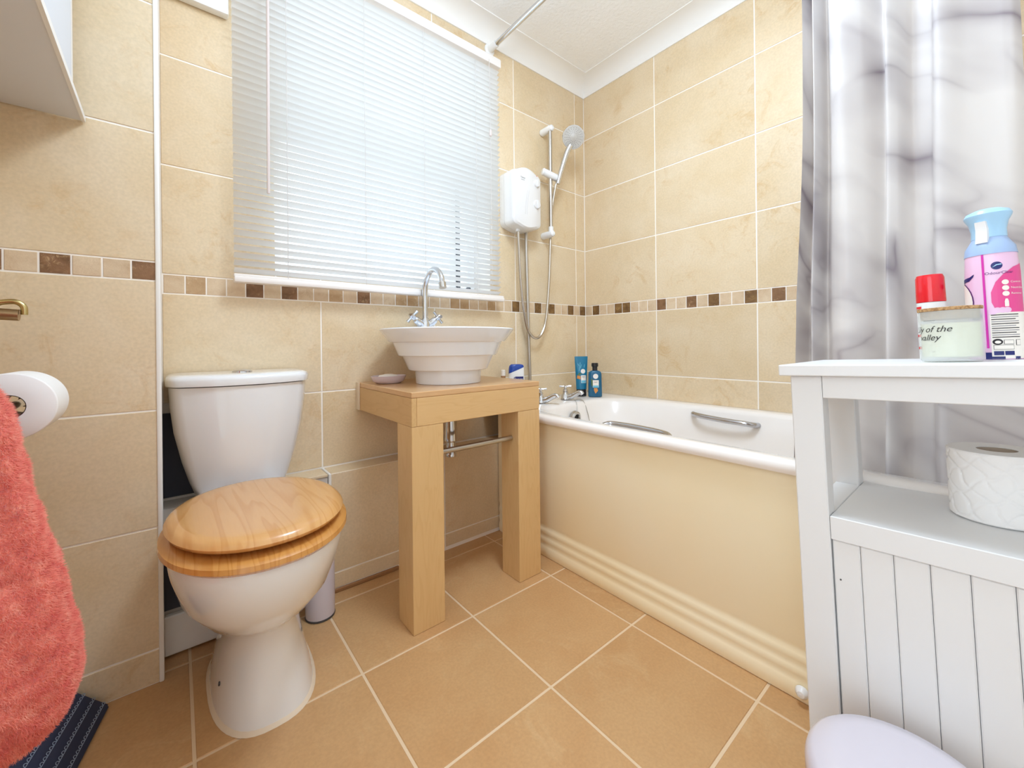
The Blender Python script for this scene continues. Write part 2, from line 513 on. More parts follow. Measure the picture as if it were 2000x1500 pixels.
def lay(parent, name, rot, origin, u0, u1, v0, v1, m, grout=0.005, th=0.007, ch=0.0007, tilt=0.0):
    """one tile with its face in the plane through origin; u right, v up (or x, y on the floor)"""
    wd, ht = u1 - u0 - grout, v1 - v0 - grout
    if wd < 0.004 or ht < 0.004: return
    o = bpy.data.objects.new(name, tile_mesh(wd, ht, th, ch, m))
    COL.objects.link(o); o.parent = parent
    o.matrix_local = Matrix.Translation(origin) @ rot @ Matrix.Translation(((u0 + u1) / 2, (v0 + v1) / 2, random.uniform(-1, 1) * tilt)) @ Euler((random.uniform(-1, 1) * tilt * 2, random.uniform(-1, 1) * tilt * 2, 0)).to_matrix().to_4x4()
    return o
def lay_cut(parent, rot, origin, u0, u1, v0, v1, hole, m, **kw):
    """a tile cut round a rectangular opening"""
    a0, a1, b0, b1 = hole
    if u1 <= a0 or u0 >= a1 or v1 <= b0 or v0 >= b1:
        lay(parent, 'tile', rot, origin, u0, u1, v0, v1, m, **kw); return
    if u0 < a0: lay(parent, 'tile', rot, origin, u0, a0, v0, v1, m, **kw)
    if u1 > a1: lay(parent, 'tile', rot, origin, a1, u1, v0, v1, m, **kw)
    c0, c1 = max(u0, a0), min(u1, a1)
    if v0 < b0: lay(parent, 'tile', rot, origin, c0, c1, v0, b0, m, **kw)
    if v1 > b1: lay(parent, 'tile', rot, origin, c0, c1, b1, v1, m, **kw)

ROWS = [(0.3405, 0.6465), (0.6465, 0.9525), (1.0052, 1.3082), (1.3082, 1.6122), (1.6122, 1.9193), (1.9193, 2.2)]
BAND = (0.9525, 1.0052)
CEIL_Z = 2.218
XL, YN = -2.08, -1.98          # left wall and the wall behind the camera

# floor
fb = MB().box(XL - 0.1, 0.15, YN - 0.1, 0.15, -0.1, -0.0016)
floor = struct(fb.build('floor', m_fgrout, smooth=0))
fx = [0.0, -0.1082, -0.4321, -0.756, -1.0799, -1.4038, -1.7277, -2.0516, XL]
fy = [0.0, -0.1461, -0.47, -0.7939, -1.1178, -1.4417, -1.7656, YN]
for a, b_ in zip(fx[1:], fx[:-1]):
    for c, d in zip(fy[1:], fy[:-1]):
        lay(floor, 'tile', ROT_F, (0, 0, 0), a, b_, c, d, m_floor, grout=0.0062, th=0.009, ch=0.0012, tilt=0.0003)

# back (window) wall with its opening
HO = (-1.503, -0.655, 1.03, 1.985)
wb = MB()
wb.box(XL - 0.2, HO[0], 0.0016, 0.26, 0, 2.4); wb.box(HO[1], 0.25, 0.0016, 0.26, 0, 2.4)
wb.box(HO[0], HO[1], 0.0016, 0.26, 0, HO[2]); wb.box(HO[0], HO[1], 0.0016, 0.26, HO[3], 2.4)
wall_back = struct(wb.build('wall_back', m_grout, smooth=0))
cols_a = [0.0, -0.0744, -0.5052, -0.937, -1.3694, -1.7795]
for v0, v1 in ROWS:
    for a, b_ in zip(cols_a[1:], cols_a[:-1]):
        if v0 < 0.5 and a < -1.75: a = -1.60         # bare wall left of the cistern
        if v0 < 0.5: lay(wall_back, 'tile', ROT_A, (0, 0, 0), a, b_, 0.39, v1, m_tile, tilt=0.0004)
        else: lay_cut(wall_back, ROT_A, (0, 0, 0), a, b_, v0, v1, HO, m_tile, tilt=0.0004)
DARK_A = {0: 'o', 2: 'o', 5: 'o', 7: 'o', 10: 'o', 13: 'm', 16: 'm', 17: 'm', 21: 'm', 22: 'm', 25: 'd', 27: 'm', 30: 'd', 32: 'd', 35: 'm'}
MOS = {'o': m_mos_o, 'm': m_mos_m, 'd': m_mos_d}
for k in range(38):
    a, b_ = -0.048 * (k + 1), -0.048 * k
    a = max(a, -1.7795)
    lay(wall_back, 'mosaic_tile', ROT_A, (0, 0, 0), a, b_, BAND[0], BAND[1], MOS.get(DARK_A.get(k), m_mos_l), tilt=0.0004, grout=0.0035)

# right wall along the bath
wall_right = struct(MB().box(0.0016, 0.2, YN - 0.1, 0.1, 0, 2.4).build('wall_right', m_grout, smooth=0))
cols_b = [0.0, 0.4302, 0.8623, 1.2945, 1.7266, 1.98]
for v0, v1 in ROWS[0:]:
    for a, b_ in zip(cols_b[:-1], cols_b[1:]):
        lay(wall_right, 'tile', ROT_B, (0, 0, 0), a, b_, v0, v1, m_tile, tilt=0.0004)
DARK_B = {1: 'o', 4: 'o', 5: 'o', 9: 'd', 12: 'd', 14: 'o', 17: 'o', 19: 'd', 23: 'o', 26: 'd', 29: 'o'}
for k in range(41):
    lay(wall_right, 'mosaic_tile', ROT_B, (0, 0, 0), 0.048 * k, 0.048 * (k + 1), BAND[0], BAND[1], MOS.get(DARK_B.get(k), m_mos_l), tilt=0.0004, grout=0.0035)

# boxed-in corner on the left, standing proud of the back wall
BX, BY = -1.7795, -0.179
wall_corner = struct(MB().box(XL - 0.05, BX - 0.002, BY + 0.0016, 0.0, 0, 2.4).build('wall_corner_boxing', m_grout, smooth=0))
brow = [(0.0, 0.081), (0.081, 0.372), (0.372, 0.652), (0.652, 0.9625), (1.0075, 1.317), (1.317, 1.625), (1.625, 1.93), (1.93, 2.2)]
for v0, v1 in brow:
    lay(wall_corner, 'tile', ROT_A, (0, BY, 0), XL, BX - 0.004, v0, v1, m_tile, tilt=0.0003, grout=0.0045)
be = [BX - 0.004, -1.8284, -1.8763, -1.9238, -1.9713, -2.0195, -2.067, XL]
for k, (b_, a) in enumerate(zip(be[:-1], be[1:])):
    lay(wall_corner, 'mosaic_tile', ROT_A, (0, BY, 0), a, b_, 0.9625, 1.0075, {0: m_mos_d, 3: m_mos_d, 5: m_mos_d}.get(k, m_mos_l), tilt=0.0004, grout=0.0035)
struct(MB().box(BX - 0.007, BX + 0.003, BY - 0.0035, BY + 0.012, 0, 2.2, 0.003, 2).build('trim_1', m_trim))
# narrow side of the boxing
struct(MB().box(BX - 0.004, BX, BY + 0.01, 0.0, 0, 2.2).build('trim_2', m_tile, smooth=0))

# low pipe boxing along the back wall
LY, LZ = -0.085, 0.388
low = struct(MB().box(-1.368, -0.02, LY + 0.0016, 0.0015, 0, LZ - 0.0016).build('wall_low_boxing', m_grout, smooth=0))
lc = [-0.02, -0.52, -0.948, -1.367]
for a, b_ in zip(lc[1:], lc[:-1]):
    lay(low, 'tile', ROT_A, (0, LY, 0), a, b_, 0.064, LZ, m_tile, tilt=0.0004, grout=0.0045)
    lay(low, 'tile', ROT_A, (0, LY, 0), a, b_, 0.012, 0.064, m_tile, tilt=0.0004, grout=0.0045)
    lay(low, 'tile', ROT_F, (0, 0, LZ), a, b_, LY, 0.0, m_tile, grout=0.004)
struct(MB().box(-1.374, -1.366, LY - 0.0015, 0, 0, LZ + 0.001, 0.002).build('trim_3', m_trim))
struct(MB().box(-1.40, -1.14, LY - 0.006, LY + 0.002, 0, 0.012, 0.002).build('baseboard_back', m_brown))
# unfinished stretch of wall behind the toilet
for_ledge = lay(low, 'tile', ROT_F, (0, 0, LZ), -1.50, -1.375, LY, 0.0, m_tile, grout=0.002)
bare = struct(MB().box(BX, -1.376, LY + 0.004, 0.0, 0.0, 0.380).build('wall_bare_boxing', m_greyboard, smooth=0))
MB().box(BX, -1.375, LY - 0.004, LY + 0.004, 0.12, 0.24).build('dark_band', m_slate, bare, smooth=0)  # flat dark strip in place of the recess
MB().box(BX, -1.39, LY - 0.014, LY + 0.004, 0.006, 0.108, 0.003).build('skirting_board', m_white, bare)
MB().box(BX, -1.605, -0.004, 0.0016, 0.388, 0.62).build('dark_panel', m_slate, bare, smooth=0)  # dark sheet over the wall left of the cistern

# left wall and the wall behind the camera, ceiling, coving
wlb = MB(); wlb.box(XL - 0.15, XL, -1.07, BY + 0.01, 0, 2.4); wlb.box(XL - 0.15, XL, YN - 0.1, -1.87, 0, 2.4); wlb.box(XL - 0.15, XL, -1.87, -1.07, 2.02, 2.4)
wall_left = struct(wlb.build('wall_left', m_tile, smooth=0))
wall_front = struct(MB().box(XL - 0.15, 0.2, YN - 0.12, YN, 0, 2.4).build('wall_front', m_white, smooth=0))
db = MB(); DX0, DX1 = XL - 0.155, XL + 0.012
db.box(DX0, DX1, -1.09, -1.04, 0, 2.05, 0.003); db.box(DX0, DX1, -1.90, -1.85, 0, 2.05, 0.003); db.box(DX0, DX1, -1.90, -1.04, 2.0, 2.05, 0.003)
struct(db.build('door_added', m_white))  # unseen doorway frame, added to let the hall fill in
hb = MB(); hb.box(-2.95, -2.90, -2.1, -0.8, 0, 2.4); hb.box(-2.95, XL - 0.15, -2.1, -2.05, 0, 2.4); hb.box(-2.95, XL - 0.15, -0.85, -0.8, 0, 2.4); hb.box(-2.95, XL - 0.15, -2.1, -0.8, 2.35, 2.4); hb.box(-2.95, XL - 0.1, -2.1, -0.8, -0.1, -0.0016)
struct(hb.build('wall_added_hall', m_white, smooth=0))  # unseen hall shell, added around the fill light
ceiling = struct(MB().box(XL - 0.15, 0.2, YN - 0.15, 0.2, CEIL_Z, CEIL_Z + 0.1).build('ceiling', m_ceil, smooth=0))
def coving(name, axis):
    # concave quarter profile: 90 mm out on the ceiling, 70 mm down the wall
    pr = [(0, 2.15), (0.006, 2.15), (0.007, 2.156)]
    for i in range(11):
        a = i / 10 * PI / 2
        pr.append((0.007 + 0.079 * (1 - math.cos(a)), 2.156 + 0.058 * math.sin(a)))
    pr += [(0.09, 2.2145), (0.09, CEIL_Z), (0, CEIL_Z)]
    b = MB()
    if axis == 'x':
        b.rings([[(XL, -u, z) for u, z in pr], [(-u, -u, z) for u, z in pr]])
    else:
        b.rings([[(-u, YN, z) for u, z in pr], [(-u, -u, z) for u, z in pr]])
    return struct(b.build(name, m_white, smooth=30))
coving('trim_4', 'x'); coving('trim_5', 'y')

# ------------------------------------------------------------------ window in the reveal
win = thing('window_1', '', 'window', (HO[0], 0.12, HO[2])); del win['label']; del win['category']; win['kind'] = 'structure'
f = MB()
FO = (HO[0] + 0.001, HO[1] - 0.001, HO[2] + 0.001, HO[3] - 0.001)
y0, y1 = 0.12, 0.18
f.box(FO[0], FO[0] + 0.035, y0, y1, FO[2], FO[3], 0.004); f.box(FO[1] - 0.035, FO[1], y0, y1, FO[2], FO[3], 0.004)
f.box(FO[0], FO[1], y0, y1, FO[2], FO[2] + 0.035, 0.004); f.box(FO[0], FO[1], y0, y1, FO[3] - 0.035, FO[3], 0.004)
f.box(FO[0], FO[1], y0, y1, 1.545, 1.60, 0.004)
f.build('window_frame', m_upvc, win)
f = MB()
f.box(-0.80, -0.76, y0 - 0.004, y1, FO[2] + 0.03, 1.55, 0.004)
f.build('mullion', m_upvc, win)
f = MB().box(-0.757, -0.744, y0 - 0.012, y0 + 0.02, FO[2] + 0.03, 1.55)
f.build('gasket', m_gasket, win, smooth=0)
MB().box(FO[0] + 0.02, FO[1] - 0.02, 0.150, 0.154, FO[2] + 0.02, 1.56).build('pane', m_glass, win, smooth=0)
MB().box(FO[0] + 0.02, FO[1] - 0.02, 0.150, 0.154, 1.58, FO[3] - 0.02).build('pane', m_glass, win, smooth=0)
MB().box(HO[0], HO[1], 0.0, 0.12, HO[2] - 0.004, HO[2] + 0.004, 0.002).build('window_sill', m_upvc, win)
h = MB(); h.lathe([(0.008, 0), (0.008, 0.018), (0.006, 0.02)], (0, 0, 0), 14, M=Matrix.Translation((-0.700, 0.119, 1.06)) @ Matrix.Rotation(R(90), 4, 'X'))
h.build('window_handle', m_gasket, win)

# venetian blind
bl = thing('venetian_blind', 'white slatted venetian blind lowered over the window', 'blind', (-1.125, -0.045, 1.0))
bx0, bx1 = -1.617, -0.634
b = MB(); b.box(bx0 - 0.004, bx1 + 0.004, -0.066, -0.02, 2.022, 2.06, 0.005, 2)
b.build('headrail', m_blindrail, bl)
b = MB(); b.box(bx0 - 0.002, bx1 + 0.012, -0.064, -0.028, 0.990, 1.008, 0.005, 2); b.box(bx0 - 0.002, bx1 + 0.012, -0.058, -0.034, 1.006, 1.016, 0.003, 2)
b.build('bottom_rail', m_blindrail, bl)
sl = bmesh.new()
rws = []
ang = R(28)
for k in range(7):
    u = (k / 6 - 0.5) * 0.0255
    cz = 0.0022 * (1 - (2 * k / 6 - 1) ** 2)
    rws.append((u * math.cos(ang) + cz * math.sin(ang) * 0.0, -u * math.sin(ang) + cz))
vv = [[sl.verts.new((x, yy, zz)) for x in (bx0 + 1.125, bx1 + 1.125)] for yy, zz in rws]
for a, b2 in zip(vv[:-1], vv[1:]): sl.faces.new((a[0], a[1], b2[1], b2[0]))
slat_me = bpy.data.meshes.new('slat'); sl.to_mesh(slat_me); sl.free()
slat_me.shade_smooth(); slat_me.materials.append(m_slat)
NS, PITCH_S = 45, 0.0222
for k in range(NS):
    o = bpy.data.objects.new('slat', slat_me); COL.objects.link(o); o.parent = bl
    o.location = (0, 0, 0.027 + k * PITCH_S)
    o.rotation_euler = (random.uniform(-0.015, 0.015), 0, 0)
for x in (-1.478, -1.235, -1.006, -0.764):
    c = MB()
    c.tube([(x, -0.0585, 1.012), (x, -0.0585, 2.022)], 0.0007, 5)
    c.tube([(x + 0.004, -0.032, 1.012), (x + 0.004, -0.032, 2.022)], 0.0007, 5)
    c.build('ladder_cord', m_cord, bl)
MB().tube([(-1.530, -0.078, 2.03), (-1.530, -0.080, 1.9), (-1.533, -0.080, 1.258)], [0.003, 0.0042, 0.0042], 8).build('tilt_wand', m_wand, bl)
c = MB(); c.tube([(-0.70, -0.070, 2.03), (-0.699, -0.074, 1.72)], 0.0011, 5); c.tube([(-0.699, -0.074, 1.70), (-0.700, -0.074, 1.05)], 0.0008, 5)
pc = c.build('pull_cord', m_cord, bl)
MB().lathe([(0.003, 0), (0.006, 0.004), (0.0055, 0.026), (0.002, 0.03)], (-0.699, -0.074, 1.695), 10).build('cord_tassel', m_wand, pc)

# extractor vent at the top of the window wall
ve = thing('extractor_vent', 'white square extractor vent cover high on the tiled window wall', 'vent', (-1.70, -0.001, 1.86))
b = MB(); b.box(-1.775, -1.622, -0.03, -0.0005, 1.777, 1.93, 0.006, 2); b.build('vent_cover', m_wplas, ve)
for k in range(5):
    MB().box(-1.76, -1.637, -0.034, -0.029, 1.835 + k * 0.018, 1.842 + k * 0.018, 0.001).build('vent_louvre', m_wplas, ve)

# ------------------------------------------------------------------ bath
BO = -0.708
bath = thing('bath', 'white acrylic bathtub with rounded rim along the tiled wall', 'bathtub', (-0.35, -0.85, 0.0))
b = MB()
NB = 96
def rrect(x0, x1, y0, y1, z, e): return sellipse((x0 + x1) / 2, (y0 + y1) / 2, (x1 - x0) / 2, (y1 - y0) / 2, (y1 - y0) / 2, z, NB, e)
secs = [rrect(BO + 0.012, -0.004, -1.70, -0.004, 0.505, 40), rrect(BO + 0.001, -0.002, -1.702, -0.003, 0.507, 40), rrect(BO - 0.003, -0.002, -1.702, -0.003, 0.516, 40),
        rrect(BO - 0.002, -0.002, -1.702, -0.003, 0.528, 40), rrect(BO + 0.006, -0.003, -1.70, -0.004, 0.535, 40), rrect(BO + 0.02, -0.01, -1.69, -0.01, 0.537, 30), rrect(-0.655, -0.052, -1.625, -0.21, 0.534, 6),
        rrect(-0.645, -0.062, -1.615, -0.222, 0.529, 5.5), rrect(-0.638, -0.070, -1.605, -0.23, 0.517, 5), rrect(-0.615, -0.095, -1.52, -0.25, 0.36, 4.4), rrect(-0.585, -0.125, -1.40, -0.28, 0.20, 4), rrect(-0.55, -0.16, -1.32, -0.34, 0.135, 3.6), rrect(-0.45, -0.26, -1.15, -0.5, 0.125, 3)]
b.rings(secs, False, True)
b.build('tub', m_acryl, bath, smooth=50)
# front panel with a fluted plinth
pf = -0.688
pr = [(-0.66, 0.503), (pf, 0.503), (pf, 0.130), (pf + 0.003, 0.122), (pf + 0.0035, 0.114), (pf + 0.001, 0.104), (pf - 0.0005, 0.096), (pf + 0.001, 0.088), (pf + 0.003, 0.080), (pf + 0.001, 0.072), (pf - 0.0005, 0.064), (pf + 0.001, 0.056), (pf + 0.003, 0.048), (pf + 0.001, 0.040), (pf - 0.001, 0.030), (pf - 0.0005, 0.012), (pf + 0.004, 0.0005), (-0.66, 0.0005)]
pa = MB(); pa.prism(pr, 'y', -1.70, -0.092)
panel = pa.build('bath_panel', m_panel, bath, smooth=40)
MB().lathe([(0.0, 0.013), (0.007, 0.012), (0.012, 0.006), (0.0135, 0.0)], (0, 0, 0), 16, sy=1.0, M=Matrix.Translation((pf - 0.005, -1.186, 0.029)) @ Matrix.Rotation(R(-90), 4, 'Y')).build('panel_cap', m_wplas, bath)
# grab handles on both sides
def grab(pts, end):
    g = MB(); g.tube(spline(pts, 6), 0.0098, 14)
    for p in end:
        g.lathe([(0.013, -0.004), (0.013, 0.002), (0.009, 0.006)], (p[0], p[1], p[2]), 14)
    g.build('grab_handle', m_grab, bath)
grab([(-0.066, -0.638, 0.497), (-0.085, -0.645, 0.503), (-0.105, -0.66, 0.504), (-0.118, -0.70, 0.502), (-0.120, -0.79, 0.497), (-0.112, -0.855, 0.494), (-0.094, -0.880, 0.490), (-0.070, -0.888, 0.487)], ())
grab([(-0.642, -0.600, 0.515), (-0.622, -0.610, 0.524), (-0.605, -0.63, 0.526), (-0.596, -0.71, 0.525), (-0.600, -0.80, 0.523), (-0.616, -0.835, 0.520), (-0.640, -0.848, 0.510)], ())
# overflow with its plug chain
ov = MB(); MO = Matrix.Translation((-0.372, -0.242, 0.468)) @ Matrix.Rotation(R(96), 4, 'X')
ov.lathe([(0.026, -0.008), (0.032, 0.0), (0.030, 0.012), (0.024, 0.018), (0.019, 0.017), (0.016, 0.008)], (0, 0, 0), 20, M=MO)
ov = ov.build('overflow', m_steel, bath)
MB().lathe([(0.0155, 0.008), (0.0155, 0.0095)], (0, 0, 0), 16, M=MO).build('overflow_hole', m_hole, ov)
c = MB(); c.tube(spline([(-0.335, -0.168, 0.539), (-0.334, -0.205, 0.540), (-0.338, -0.226, 0.528), (-0.345, -0.238, 0.48)], 5), 0.0013, 6)
c.tube(spline([(-0.320, -0.168, 0.539), (-0.300, -0.19, 0.5405), (-0.285, -0.222, 0.531), (-0.275, -0.244, 0.46), (-0.27, -0.258, 0.38)], 5), 0.0014, 6)
c.build('plug_chain', m_steel, bath)

def bath_tap(x, y, yaw, label):
    z0 = 0.5372
    t = thing('bath_tap', label, 'tap', (x, y, z0), 'pair of bath taps')
    b = MB()
    b.lathe([(0.023, 0.0), (0.023, 0.004), (0.020, 0.009), (0.0175, 0.020), (0.012, 0.028), (0.012, 0.036)], (x, y, z0), 20)
    dx, dy = math.sin(yaw), -math.cos(yaw)
    pts = spline([(x, y, z0 + 0.010), (x + dx * 0.03, y + dy * 0.03, z0 + 0.014), (x + dx * 0.064, y + dy * 0.064, z0 + 0.033), (x + dx * 0.078, y + dy * 0.078, z0 + 0.036), (x + dx * 0.086, y + dy * 0.086, z0 + 0.028)], 4)
    b.tube(pts, [0.013 - 0.003 * i / (len(pts) - 1) for i in range(len(pts))], 12)
    b.build('tap_body', m_chrome, t)
    hd = MB()
    hd.lathe([(0.008, 0.035), (0.0115, 0.038), (0.0105, 0.046), (0.0055, 0.051), (0.0055, 0.055), (0.009, 0.058), (0.008, 0.063), (0.003, 0.065)], (x, y, z0), 16)
    for k in range(4):
        a = yaw + 0.5 + k * PI / 2
        hd.tube([(x, y, z0 + 0.0605), (x + 0.012 * math.cos(a), y + 0.012 * math.sin(a), z0 + 0.0607), (x + 0.028 * math.cos(a), y + 0.028 * math.sin(a), z0 + 0.062)], [0.0048, 0.0038, 0.0052], 8)
    hd.build('tap_handle', m_chrome, t)
bath_tap(-0.331, -0.150, 0.35, 'chrome cross-head bath tap nearer the two teal bottles')
bath_tap(-0.492, -0.150, 0.35, 'chrome cross-head bath tap half hidden behind the wooden washstand')

# ------------------------------------------------------------------ bottles on the bath rim
def bottle_tube():
    cx, cy, z0 = -0.178, -0.118, 0.5372
    t = thing('conditioner_tube', 'tall teal squeeze tube standing on its black cap at the bath corner', 'toiletry', (cx, cy, z0))
    ya = R(-40); 
    def sec(z, rx, ry, e=2.0): 
        out = []
        for (x, y, _) in sellipse(0, 0, rx, ry, ry, 0, 28, e):
            out.append((cx + x * math.cos(ya) - y * math.sin(ya), cy + x * math.sin(ya) + y * math.cos(ya), z0 + z))
        return out
    b = MB(); b.rings([sec(0, 0.0235, 0.019), sec(0.002, 0.0245, 0.02), sec(0.034, 0.0250, 0.02)], True, True); b.build('cap', m_black, t)
    b = MB(); b.rings([sec(0.0345, 0.0262, 0.021), sec(0.07, 0.0275, 0.0195), sec(0.13, 0.030, 0.012), sec(0.185, 0.0325, 0.003), sec(0.198, 0.0328, 0.0022)], True, True); b.build('tube_body', m_teal, t)
    def fr(u, v, d):     # a point on the front of the tube
        k = (v - 0.0345) / 0.163
        wd = 0.0262 + 0.0066 * k; dp = max(0.021 * (1 - k) ** 0.8 + 0.0022, 0.0024)
        q = max(0, 1 - (u / wd) ** 2) ** 0.5
        x, y = u, -dp * q - d
        return Vector((cx + x * math.cos(ya) - y * math.sin(ya), cy + x * math.sin(ya) + y * math.cos(ya), z0 + v))
    def patch(poly, m, name, d=0.0006):
        wrap_patch(lambda u, v: fr(u, v, d), poly, m, t, name)
    patch(rect(-0.004, 0.021, 0.066, 0.104), m_cream, 'label')
    patch(rect(-0.003, 0.020, 0.067, 0.079), m_aqua, 'label_band', 0.001)
    patch(circle(0.007, 0.124, 0.0115), m_cream, 'badge')
    patch([(-0.024, 0.088), (-0.006, 0.084), (-0.006, 0.1), (-0.022, 0.104)], m_orange, 'printed_fruit')
    patch([(-0.023, 0.104), (-0.010, 0.106), (0.0, 0.112), (-0.012, 0.116)], m_green, 'printed_leaf')
    for a, bb in (((-0.012, 0.125), (-0.006, 0.168)), ((-0.012, 0.15), (-0.018, 0.162)), ((-0.006, 0.14), (0.0, 0.158)), ((0.012, 0.142), (0.016, 0.158))):
        patch([(a[0] - 0.0012, a[1]), (a[0] + 0.0012, a[1]), (bb[0] + 0.0012, bb[1]), (bb[0] - 0.0012, bb[1])], m_aqua, 'printed_stem')
    b = text_bm('repair', 0.0075); 
    for x in b.verts: x.co = fr(0.009 + x.co.x, 0.097 + x.co.y, 0.0012)
    o = MB(); o.bm.free(); o.bm = b; o.build('lettering', m_ink, t, smooth=0)
bottle_tube()
def bottle_teal():
    cx, cy, z0 = -0.150, -0.182, 0.5372
    t = thing('shampoo_bottle', 'short teal shampoo bottle with black flip cap at the bath corner', 'toiletry', (cx, cy, z0))
    ya = R(-44)
    def sec(z, rx, ry, e=3.2):
        return [(cx + x * math.cos(ya) - y * math.sin(ya), cy + x * math.sin(ya) + y * math.cos(ya), z0 + z) for (x, y, _) in sellipse(0, 0, rx, ry, ry, 0, 32, e)]
    b = MB(); b.rings([sec(0, 0.032, 0.017), sec(0.003, 0.034, 0.0185), sec(0.112, 0.032, 0.0185), sec(0.122, 0.0285, 0.017), sec(0.127, 0.02, 0.014), sec(0.129, 0.0135, 0.012, 2)], True, True); b.build('bottle_body', m_teal2, t)
    b = MB(); b.rings([sec(0.129, 0.0125, 0.0125, 2), sec(0.146, 0.0125, 0.0125, 2), sec(0.150, 0.0165, 0.0155, 2), sec(0.163, 0.0165, 0.0155, 2), sec(0.166, 0.014, 0.013, 2)], True, True); b.build('cap', m_black, t)
    def fr(u, v, d):
        q = (1 - min(1, abs(u / 0.033)) ** 3.2) ** (1 / 3.2)
        x, y = u, -0.0185 * q - d
        return Vector((cx + x * math.cos(ya) - y * math.sin(ya), cy + x * math.sin(ya) + y * math.cos(ya), z0 + v))
    def patch(poly, m, name, d=0.0006): wrap_patch(lambda u, v: fr(u, v, d), poly, m, t, name)
    patch(rect(-0.013, 0.016, 0.046, 0.082), m_cream, 'label')
    patch(rect(-0.012, 0.015, 0.0465, 0.056), m_aqua, 'label_band', 0.001)
    patch(circle(0.001, 0.101, 0.0125), m_cream, 'badge')
    patch([(-0.02, 0.056), (-0.014, 0.05), (-0.014, 0.085), (-0.021, 0.09)], m_green, 'printed_leaf')
    patch([(0.0, 0.016), (0.012, 0.03), (0.008, 0.043), (-0.008, 0.043), (-0.006, 0.028)], m_orange, 'printed_fruit')
    b = text_bm('repair', 0.0075)
    for x in b.verts: x.co = fr(0.0015 + x.co.x, 0.073 + x.co.y, 0.0012)
    o = MB(); o.bm.free(); o.bm = b; o.build('lettering', m_ink, t, smooth=0)
bottle_teal()
def bottle_white():
    cx, cy, z0 = -0.570, -0.075, 0.5372
    t = thing('shower_gel_bottle', 'white shower gel bottle with slanted blue cap behind the washstand', 'toiletry', (cx, cy, z0))
    ya = R(-36)
    W = lambda x, y, z: (cx + x * math.cos(ya) - y * math.sin(ya), cy + x * math.sin(ya) + y * math.cos(ya), z0 + z)
    def sec(fz, rx, ry, e=3.4):
        return [W(x, y, fz(x)) for (x, y, _) in sellipse(0, 0, rx, ry, ry, 0, 36, e)]
    sl_ = lambda x: 0.146 + 0.42 * x
    b = MB(); b.rings([sec(lambda x: 0, 0.033, 0.017), sec(lambda x: 0.004, 0.0365, 0.02), sec(lambda x: 0.09, 0.0365, 0.02), sec(sl_, 0.0345, 0.0195)], True, True); b.build('bottle_body', m_wplas, t)
    b = MB(); b.rings([sec(lambda x: sl_(x) + 0.0006, 0.0347, 0.0197), sec(lambda x: 0.158 + 0.19 * x, 0.034, 0.0195), sec(lambda x: 0.168 + 0.07 * x, 0.031, 0.018), sec(lambda x: 0.173, 0.023, 0.013), sec(lambda x: 0.1735, 0.01, 0.006)], True, True); b.build('cap', m_blue, t)
    lab = [(-0.016, 0.092), (0.031, 0.092), (0.031, 0.119), (-0.004, 0.119), (-0.012, 0.114)]
    def fr(u, v, d):
        q = (1 - min(1, abs(u / 0.0366)) ** 3.4) ** (1 / 3.4)
        return Vector(W(u, -0.0202 * q - d, v))
    wrap_patch(lambda u, v: fr(u, v, 0.0008), lab, m_navy, t, 'label')
    b = text_bm('Sanex', 0.0165)
    for x in b.verts: x.co = fr(0.009 + x.co.x, 0.107 + x.co.y, 0.0014)
    o = MB(); o.bm.free(); o.bm = b; o.build('lettering', m_wplas, t, smooth=0)
    # small stick beside it
    cx2, cy2 = -0.617, -0.040
    s = thing('small_tube', 'tiny pale tube with brown lower band beside the blue-capped bottle', 'toiletry', (cx2, cy2, z0))
    b = MB(); b.lathe([(0.009, 0), (0.010, 0.002), (0.010, 0.098)], (cx2, cy2, z0), 16); b.build('tube_body', m_cream, s)
    MB().lathe([(0.0102, 0.098), (0.0102, 0.122)], (cx2, cy2, z0), 16).build('brown_band', m_brown, s)
    b = MB(); b.lathe([(0.010, 0.122), (0.010, 0.146), (0.008, 0.148)], (cx2, cy2, z0), 16); b.build('cap', m_cream, s)
bottle_white()

# ------------------------------------------------------------------ shower
he = thing('electric_shower', 'white electric shower unit with two dials on the tiled corner wall', 'shower heater', (-0.505, 0.0, 1.325))
def sh_sec(y, g, top):
    # outline of the unit in x-z, shrunk by g, with an arched top
    x0, x1, z0, z1 = -0.596 + g, -0.420 - g, 1.336 + g, 1.588 - g
    rr_ = 0.026
    pts = []
    for (cx, cz, a0) in ((x1 - rr_, z0 + rr_, -90), (x1 - rr_, z1 - rr_, 0)):
        for k in range(6):
            a = R(a0 + 90 * k / 5); pts.append((cx + rr_ * math.cos(a), y, cz + rr_ * math.sin(a)))
    for k in range(1, 8):
        t = k / 8; pts.append((x1 - rr_ + (x0 + 2 * rr_ - x1) * t, y, z1 + top * math.sin(PI * t)))
    for (cx, cz, a0) in ((x0 + rr_, z1 - rr_, 90), (x0 + rr_, z0 + rr_, 180)):
        for k in range(6):
            a = R(a0 + 90 * k / 5); pts.append((cx + rr_ * math.cos(a), y, cz + rr_ * math.sin(a)))
    for k in range(1, 6):
        t = k / 6; pts.append((x0 + rr_ + (x1 - 2 * rr_ - x0) * t, y, z0 - 0.012 * math.sin(PI * t)))
    return pts
b = MB(); b.rings([sh_sec(-0.001, 0.0, 0.02), sh_sec(-0.032, 0.0, 0.02)]); b.build('back_plate', m_heater, he)
b = MB(); b.rings([sh_sec(-0.0335, 0.0, 0.02), sh_sec(-0.080, 0.0, 0.02), sh_sec(-0.091, 0.003, 0.02), sh_sec(-0.097, 0.010, 0.018)]); b.build('front_cover', m_heater, he)
